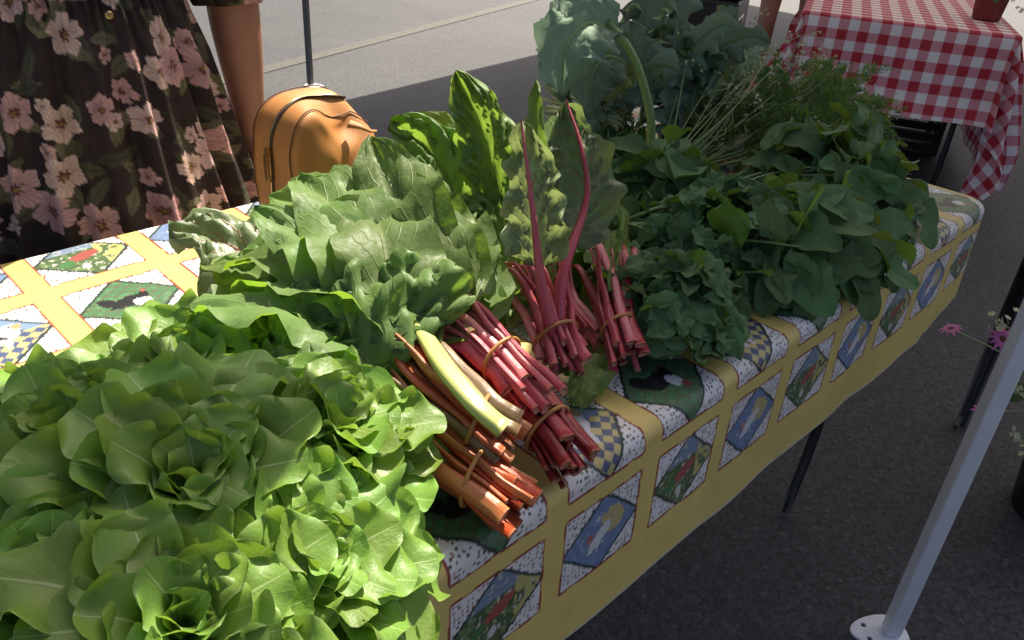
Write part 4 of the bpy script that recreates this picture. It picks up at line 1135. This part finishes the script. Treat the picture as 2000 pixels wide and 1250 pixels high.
# dress: one surface from neckline to hem, gathered at the waist
nth, nz = 560, 400
zs = np.linspace(1.385, .30, nz)
thh = np.linspace(0, 2 * np.pi, nth, endpoint=False)
ZZ, TH = np.meshgrid(zs, thh, indexing='ij')
key_z = np.array([.30, .70, .95, 1.03, 1.06, 1.10, 1.22, 1.33, 1.385])
rx = np.interp(ZZ, key_z, [.315, .245, .195, .172, .160, .168, .178, .165, .085])
ry = np.interp(ZZ, key_z, [.290, .215, .165, .140, .128, .135, .145, .118, .075])
below = np.clip((1.055 - ZZ) / .5, 0, 1)
rsd = np.random.RandomState(4)
pleat = np.zeros_like(TH)
for j, (f, a) in enumerate(((13, .35), (19, .5), (29, .45), (41, .22))):
    pleat += a * np.sin(f * TH + rsd.rand() * 6 + .8 * np.sin(2.2 * ZZ * 3 + j))
amp = .004 + .017 * below ** .7
gath = np.exp(-((ZZ - 1.055) / .05) ** 2) * .004 * np.sin(70 * TH)
rr_ = amp * pleat * np.where(ZZ < 1.055, 1, .35) + gath
lean = np.clip((1.05 - ZZ) / .3, 0, 1)
DX = (rx + rr_) * np.cos(TH); DY = (ry + rr_) * np.sin(TH) + .005
DY = np.maximum(DY, -.238 + .010 * pleat * .5)      # skirt presses against the table edge
dress_V = np.stack([DX, DY, ZZ], -1).reshape(-1, 3)

def floral(s, z, seed):
    n = s.size
    C = np.tile(np.array((.028, .016, .014)), (n, 1))
    C *= (1 + .5 * (vnoise(s * 60, z * 60, 2) - .5))[:, None]
    rs = np.random.RandomState(seed)
    smin, smax, zmin, zmax = s.min(), s.max(), z.min(), z.max()
    cell = .060; items = []
    for i in range(int((smax - smin) / cell) + 1):
        for j in range(int((zmax - zmin) / cell) + 1):
            items.append((smin + (i + .15 + .7 * rs.rand() + .5 * (j % 2)) * cell, zmin + (j + .1 + .8 * rs.rand()) * cell, rs.rand()))
    order = np.argsort(s); so = s[order]
    def near(cx, cz, r):
        a, b = np.searchsorted(so, cx - r), np.searchsorted(so, cx + r)
        idx = order[a:b]
        return idx[np.abs(z[idx] - cz) < r]
    for cx, cz, q in items:       # leaves first
        for _ in range(rs.randint(1, 4)):
            lx, lz = cx + rs.normal(0, .036), cz + rs.normal(0, .036); th = rs.rand() * 6.28
            L, w = .020 + .014 * rs.rand(), .007 + .005 * rs.rand()
            id_ = near(lx, lz, L)
            x, y = s[id_] - lx, z[id_] - lz
            a = x * math.cos(th) + y * math.sin(th); b = -x * math.sin(th) + y * math.cos(th)
            m = (a / L) ** 2 + (b / (w * (1.1 - .6 * np.abs(a / L)))) ** 2 < 1
            col = np.array([(.11, .10, .045), (.08, .075, .045), (.14, .125, .07)][rs.randint(3)]) * rs.uniform(.6, 1.2)
            C[id_[m]] = col * (1 - .35 * (np.abs(b[m]) < .0016))[:, None]
    for cx, cz, q in items:
        if q < .06: continue
        sz = .014 + .021 * rs.rand() ** .8 if q > .25 else .014
        th = rs.rand() * 6.28; sqx = rs.uniform(.75, 1.05); tl = rs.rand() * 3.14
        id_ = near(cx, cz, sz * 1.5)
        x, y = s[id_] - cx, z[id_] - cz
        x1 = x * math.cos(tl) + y * math.sin(tl); y1 = (-x * math.sin(tl) + y * math.cos(tl)) / sqx
        r = np.hypot(x1, y1); an = np.arctan2(y1, x1) + th
        pet = np.abs(np.cos(2.5 * an)) ** .55
        edge_ = sz * (.58 + .44 * pet + .06 * np.sin(an * 11 + q * 9))
        m = r < edge_
        f = (r / np.maximum(edge_, 1e-6))
        tone = np.array([(.54, .31, .28), (.60, .41, .37), (.50, .28, .26), (.60, .42, .34)][rs.randint(4)])
        col = tone[None] * (.62 + .45 * f[:, None]) * (1 - .28 * (np.abs(np.cos(2.5 * an)) < .16))[:, None] * (1 + .2 * np.sin(an * 23))[:, None]
        cen = f < .26 + .08 * np.sin(an * 7)
        col[cen] = np.array((.11, .025, .02))
        col[f < .12] = np.array((.22, .15, .04))
        C[id_[m]] = col[m]
    return C
scoord = (TH * np.where(ZZ < 1.05, .235, .19)).ravel()
dcol = floral(scoord, ZZ.ravel(), 21)
dr = link('dress', make_mesh('dress', dress_V, grid_faces(nz, nth, cv=True), M['dress'], col=dcol), W_)
# sleeves
for s_, pts in ((1, [(.150, .005, 1.375), (.205, .0, 1.26), (.248, -.015, 1.12), (.254, -.022, 1.015)]), (-1, [(-.150, .005, 1.375), (-.205, .01, 1.26), (-.230, .0, 1.12), (-.234, -.005, 1.015)])):
    C0 = catmull(pts, 60); T0, N0, S0 = frames(C0, (0, -1, 0))
    aa = np.linspace(0, 2 * np.pi, 90, endpoint=False)
    ra = np.interp(np.linspace(0, 1, 60), [0, .3, .8, .93, 1], [.072, .070, .070, .074, .062])[:, None] + .004 * np.sin(7 * aa + 1)[None] * np.linspace(.2, 1.6, 60)[:, None]
    Vs = C0[:, None] + (S0[:, None] * np.cos(aa)[None, :, None] + N0[:, None] * np.sin(aa)[None, :, None]) * ra[..., None]
    LL = np.broadcast_to(np.linspace(0, .36, 60)[:, None], (60, 90)); AA = np.broadcast_to(aa[None] * .07, (60, 90))
    sc = floral(AA.ravel() + s_ * 3, LL.ravel(), 31 + s_)
    link('sleeve', make_mesh('sleeve', Vs.reshape(-1, 3), grid_faces(60, 90, cv=True), M['dress'], col=sc), W_)
# buttons on the bodice
for zb in (1.03, 1.11, 1.19, 1.27):
    yb = -np.interp(zb, key_z, [.290, .215, .165, .140, .128, .135, .145, .118, .075]) - .004
    b_ = lathe('button', [(0, .003), (.003, .0032), (.0045, .0035), (.006, .002), (.006, 0), (0, 0)], M['brass'], W_, 16, (0.005, yb, zb))
    b_.rotation_euler = (R(90), 0, 0)
for s_ in (-1, 1):
    tube('shoe', [(s_ * .10, .06, .035), (s_ * .11, -.04, .04), (s_ * .125, -.17, .028)], [.038, .045, .030], M['shoe'], W_, n=10, samples=10, flat=.75)

# --- person behind the gingham table
p2 = (4.6928, 2.3469, 0.0000)
Q_ = tag(empty('person', (4.85, 2.45, 0), R(-60)), 'person in grey shorts standing beyond the kale, bare legs beside the gingham table', 'person')
P, E, Rr = person_skeleton(1.75, stance=.10)
skin_body('body', P, E, Rr, 'pelvis', M['skin2'], Q_)
face_and_hair(Q_, 1.75)
def cloth_tube(name, pts, rad, mat, parent, n=20, samples=20, seed=0):
    C0 = catmull(pts, samples); T0, N0, S0 = frames(C0, (0, -1, 0)); aa = np.linspace(0, 2 * np.pi, n, endpoint=False)
    r_ = np.interp(np.linspace(0, 1, samples), np.linspace(0, 1, len(rad)), rad)[:, None] + .006 * np.sin(5 * aa + seed)[None] * np.linspace(.1, 1, samples)[:, None]
    V = C0[:, None] + (S0[:, None] * np.cos(aa)[None, :, None] + N0[:, None] * np.sin(aa)[None, :, None]) * r_[..., None]
    return link(name, make_mesh(name, V.reshape(-1, 3), grid_faces(samples, n, cv=True), mat), parent)
for s_ in (-1, 1):
    cloth_tube('shorts', [(s_ * .06, 0, 1.03), (s_ * .09, 0, .90), (s_ * .115, -.005, .66)], [.125, .122, .105], M['grey_cloth'], Q_, seed=s_)
    cloth_tube('sleeve', [(s_ * .15, .01, 1.43), (s_ * .20, .015, 1.33), (s_ * .225, .02, 1.22)], [.075, .072, .068], M['tee'], Q_, seed=s_)
    tube('shoe', [(s_ * .115, .06, .04), (s_ * .12, -.04, .045), (s_ * .13, -.17, .03)], [.04, .048, .034], M['shoe'], Q_, n=10, samples=10, flat=.75)
cloth_tube('shirt', [(0, 0, .97), (0, 0, 1.10), (0, 0, 1.28), (0, .01, 1.42), (0, .01, 1.465)], [.185, .165, .180, .13, .065], M['tee'], Q_, 28, 24)

# ------------------------------------------------------------ black storage bin behind
bn = tag(empty('storage_bin', (5.75, 3.55, 0), R(24)), 'black plastic bin with a white rimmed panel behind the kale', 'bin')
box('body', (0, 0, .22), (.75, .5, .44), M['black_plastic'], bn, .03)
box('lid', (0, 0, .462), (.79, .54, .035), M['black_plastic'], bn, .012)
for (c, s) in (((-.16, -.257, .30), (.30, .012, .018)), ((-.16, -.257, .12), (.30, .012, .018)), ((-.301, -.257, .21), (.018, .012, .162)), ((-.019, -.257, .21), (.018, .012, .162))):
    box('trim', c, s, M['bin_trim'], bn, .004)

# ------------------------------------------------------------ gingham table
ga = math.atan2(-.72, .33)
gt = tag(empty('gingham_table', (3.60, 1.74, 0), ga), 'second table under the red gingham cloth', 'table')
GL, GD = .86, 1.70
box('tabletop', (GL / 2, GD / 2, .7165), (GL - .01, GD - .01, .04), M['table_top'], gt, .01)
for lx in (.10, GL - .10):
    for ly in (.2, GD - .2):
        tube('leg', [(lx, ly, .70), (lx, ly, .005)], .014, M['black_metal'], gt, n=10)
HG_ = .385
gu = np.linspace(-HG_, GL + .66, 250); gv = np.linspace(-HG_, GD + HG_, 260)
GU, GV = np.meshgrid(gu, gv, indexing='ij')
def grip(U, Vq, h):
    w = np.clip(h / .3, 0, 1)
    an = np.arctan2(np.minimum(Vq, 0), np.maximum(U - GL, 0) + np.maximum(-U, 0) + 1e-6)
    corner = ((U > GL) | (U < 0)) & ((Vq < 0) | (Vq > GD))
    return w * (np.where(corner, .07 * np.sin(an * 8 + 1.5), 0) + .014 * np.sin(U * 15) + .012 * np.sin(Vq * 13 + 1) + .02 * (vnoise(U * 6 + 20, Vq * 6 + 20, 7) - .5))
gx, gy, gz = drape(GU, GV, 0, GL, 0, GD, .02, .742, .10, .014, grip)
gz = np.maximum(gz, .05)
gc = tag(link('gingham_tablecloth', make_mesh('gingham_tablecloth', np.stack([gx, gy, gz], -1).reshape(-1, 3), grid_faces(250, 260), M['gingham'], uv=np.stack([GU, GV], -1).reshape(-1, 2))), 'red and white gingham cloth hanging in folds from the far table', 'tablecloth')
gc.location = (3.60, 1.74, 0); gc.rotation_euler = (0, 0, ga)
for i, (lx, ly, lab) in enumerate(((.30, .62, 'black plastic crate under the gingham table nearer its left leg'), (.62, .95, 'black plastic crate under the gingham table farther back on the right'))):
    cr = tag(empty('plastic_crate'), lab, 'crate', 'crates under the gingham table')
    v_ = Matrix.Rotation(ga, 3, 'Z') @ Vector((lx, ly, 0)); cr.location = (3.60 + v_.x, 1.74 + v_.y, 0); cr.rotation_euler = (0, 0, ga)
    box('base', (0, 0, .012), (.36, .48, .016), M['black_plastic'], cr)
    for sx in (-1, 1):
        for kz in range(5):
            box('slat', (sx * .175, 0, .045 + kz * .055), (.012, .48, .040), M['black_plastic'], cr)
            box('slat', (0, sx * .236, .045 + kz * .055), (.335, .012, .040), M['black_plastic'], cr)
        for sy in (-1, 1): box('post', (sx * .178, sy * .238, .155), (.022, .022, .29), M['black_plastic'], cr)

def daisy(parent, base, top, r, petal, npet=12, stem_r=.0022, nrm=None):
    base, top = np.array(base), np.array(top)
    st = tube('stem', [base, base * .5 + top * .5 + (0, 0, .02), top], [stem_r * 1.3, stem_r, stem_r], M['st_herb'], parent, n=6, samples=8)
    nrm = Vector(nrm if nrm is not None else (0, -.2, 1)).normalized()
    q = Vector((0, 0, 1)).rotation_difference(nrm).to_matrix()
    geo = []
    for k in range(npet):
        a = 2 * math.pi * k / npet; rs_ = 1 + .12 * math.sin(k * 2.3)
        sp = [(.12 * r, 0, 0), (.55 * r, 0, .06 * r), (r * rs_, 0, -.18 * r)]
        V, F, uv = leaf_geo(sp, (0, 0, 1), r * .17, 'blade', 6, 4, k, ruf=.05, cup=.2)
        Mz = np.array(Matrix.Rotation(a, 3, 'Z'))
        geo.append((V @ Mz.T @ np.array(q).T + top, F))
    fl = multi('flower', geo, petal, parent)
    ce = lathe('flower_centre', [(0, .35), (.6, .28), (.95, .1), (1, 0), (.8, -.2), (0, -.3)], M['flower_eye'], fl, 12)
    ce.scale = (r * .26,) * 3; ce.location = tuple(top); ce.rotation_mode = 'QUATERNION'; ce.rotation_quaternion = Vector((0, 0, 1)).rotation_difference(nrm)

FL = flat_variants(5, .06, .013, 'oval', 'flower_leaf', 900, ns=8, nt=5, droop=.6)
def leafy(parent, c, rad, n, sc, seed):
    rs = np.random.RandomState(seed)
    for i in range(n):
        u = rs.normal(0, 1, 3); u /= np.linalg.norm(u); p = np.array(c) + u * np.array(rad) * rs.rand() ** .4
        place(FL[rs.randint(5)], 'leaf', parent, p, u + rs.normal(0, .4, 3), np.array((0, 0, 1)) + rs.normal(0, .4, 3), sc * rs.uniform(.7, 1.3))

def blossom_cluster(name, parent, cs, n, sp, mat, seed, s0=.006):
    rs = np.random.RandomState(seed); g = []
    for c in cs:
        for _ in range(n):
            q = np.array(c) + rs.normal(0, sp, 3)
            nn = rs.normal(0, 1, 3) + (0, -.6, .8); nn /= np.linalg.norm(nn)
            e1 = np.cross(nn, (0.3, .9, .1)); e1 /= np.linalg.norm(e1); e2 = np.cross(nn, e1)
            for k in range(5):
                a = k * 1.2566; d = e1 * math.cos(a) + e2 * math.sin(a); f = e1 * -math.sin(a) + e2 * math.cos(a)
                g.append((np.array([q, q + d * s0 * .6 + f * s0 * .35 + nn * s0 * .2, q + d * s0 + nn * s0 * .1, q + d * s0 * .6 - f * s0 * .35 + nn * s0 * .2]), [(0, 1, 2, 3)]))
    return multi(name, g, mat, parent)

# pot on the gingham table
fp = tag(empty('flower_pot', (4.27, 1.20, .742)), 'red clay pot of white flowers on the gingham cloth', 'flower pot')
lathe('pot', [(0, .004), (.058, .004), (.072, .12), (.080, .12), (.082, .15), (.074, .15), (.070, .135), (0, .13)], M['pot_red'], fp, 28)
lathe('soil', [(.069, .137), (.03, .140), (0, .141)], M['soil'], fp, 20)
leafy(fp, (.02, -.02, .19), (.13, .13, .09), 46, 1.0, 3)
blossom_cluster('blossoms', fp, [(.11, -.06, .10), (.14, -.02, .14), (.03, -.10, .2), (-.05, .02, .25), (.09, .06, .22), (.13, -.10, .06)], 7, .014, M['petal_white'], 4, .012)

# coneflowers in a black bucket behind the white tent leg
bk = tag(empty('flower_bucket', (1.97, .04, 0)), 'black bucket of pink and cream garden flowers behind the white tent leg', 'flowers')
lathe('bucket', [(0, .004), (.10, .004), (.13, .30), (.138, .30), (.138, .315), (.126, .315), (.10, .05), (0, .05)], M['black_plastic'], bk, 28)
leafy(bk, (0.02, .02, .36), (.17, .16, .10), 90, 1.2, 6)
bo = np.array((1.97, .04, 0))
daisy(bk, (-.01, .03, .28), np.array((1.7692, 0.2600, 0.4590)) - bo, .030, M['petal_pink'], 12, nrm=(-.5, -.4, .75))
daisy(bk, (-.02, .04, .28), np.array((1.9767, 0.4000, 0.3401)) - bo, .028, M['petal_pink'], 10, nrm=(-.2, .3, .9))
daisy(bk, (.0, .0, .25), np.array((1.7406, 0.2400, 0.2992)) - bo, .020, M['petal_pink'], 9, nrm=(-.5, -.2, .8))
cs = [np.array(q) - bo for q in ((1.7615, 0.2800, 0.4946), (1.8037, 0.2500, 0.5003), (1.8146, 0.2500, 0.3813), (1.8320, 0.2000, 0.3361), (1.8299, 0.1700, 0.2296), (1.9349, 0.1600, 0.1548), (1.8220, 0.2200, 0.4093))]
blossom_cluster('blossoms', bk, cs, 8, .009, M['petal_cream'], 7, .0085)
for c in cs:
    tube('stem', [(0, .01, .28), c * .5 + np.array((0, .01, .17)), c], .0018, M['st_herb'], bk, n=5, samples=6)

# dark metal post
po = tag(empty('metal_post', (2.17, .33, 0)), 'black metal garden post standing behind the bucket of pink flowers', 'post')
tube('post', [(0, 0, .004), (0, 0, .62)], .018, M['black_metal'], po, n=12)
tube('hook', [(0, 0, .60), (.01, 0, .70), (.07, 0, .76), (.14, 0, .72), (.15, 0, .66)], [.012, .010, .008], M['black_metal'], po, n=10, samples=16)
tube('spike_foot', [(-.05, 0, .010), (0, 0, .03), (.05, 0, .010)], .006, M['black_metal'], po, n=8, samples=8)

# fallen scrap of leaf on the asphalt
fs = leaf('fallen_leaf', [(0.8332, 0.6048, 0.0060), (0.8464, 0.6024, 0.0160), (0.8739, 0.6103, 0.0080)], (0, 0, 1), .016, M['chard_pale'], None, shape='blade', ns=8, nt=6, ruf=.2)
tag(fs, 'pale scrap of leaf fallen on the asphalt below the cloth hem', 'leaf')
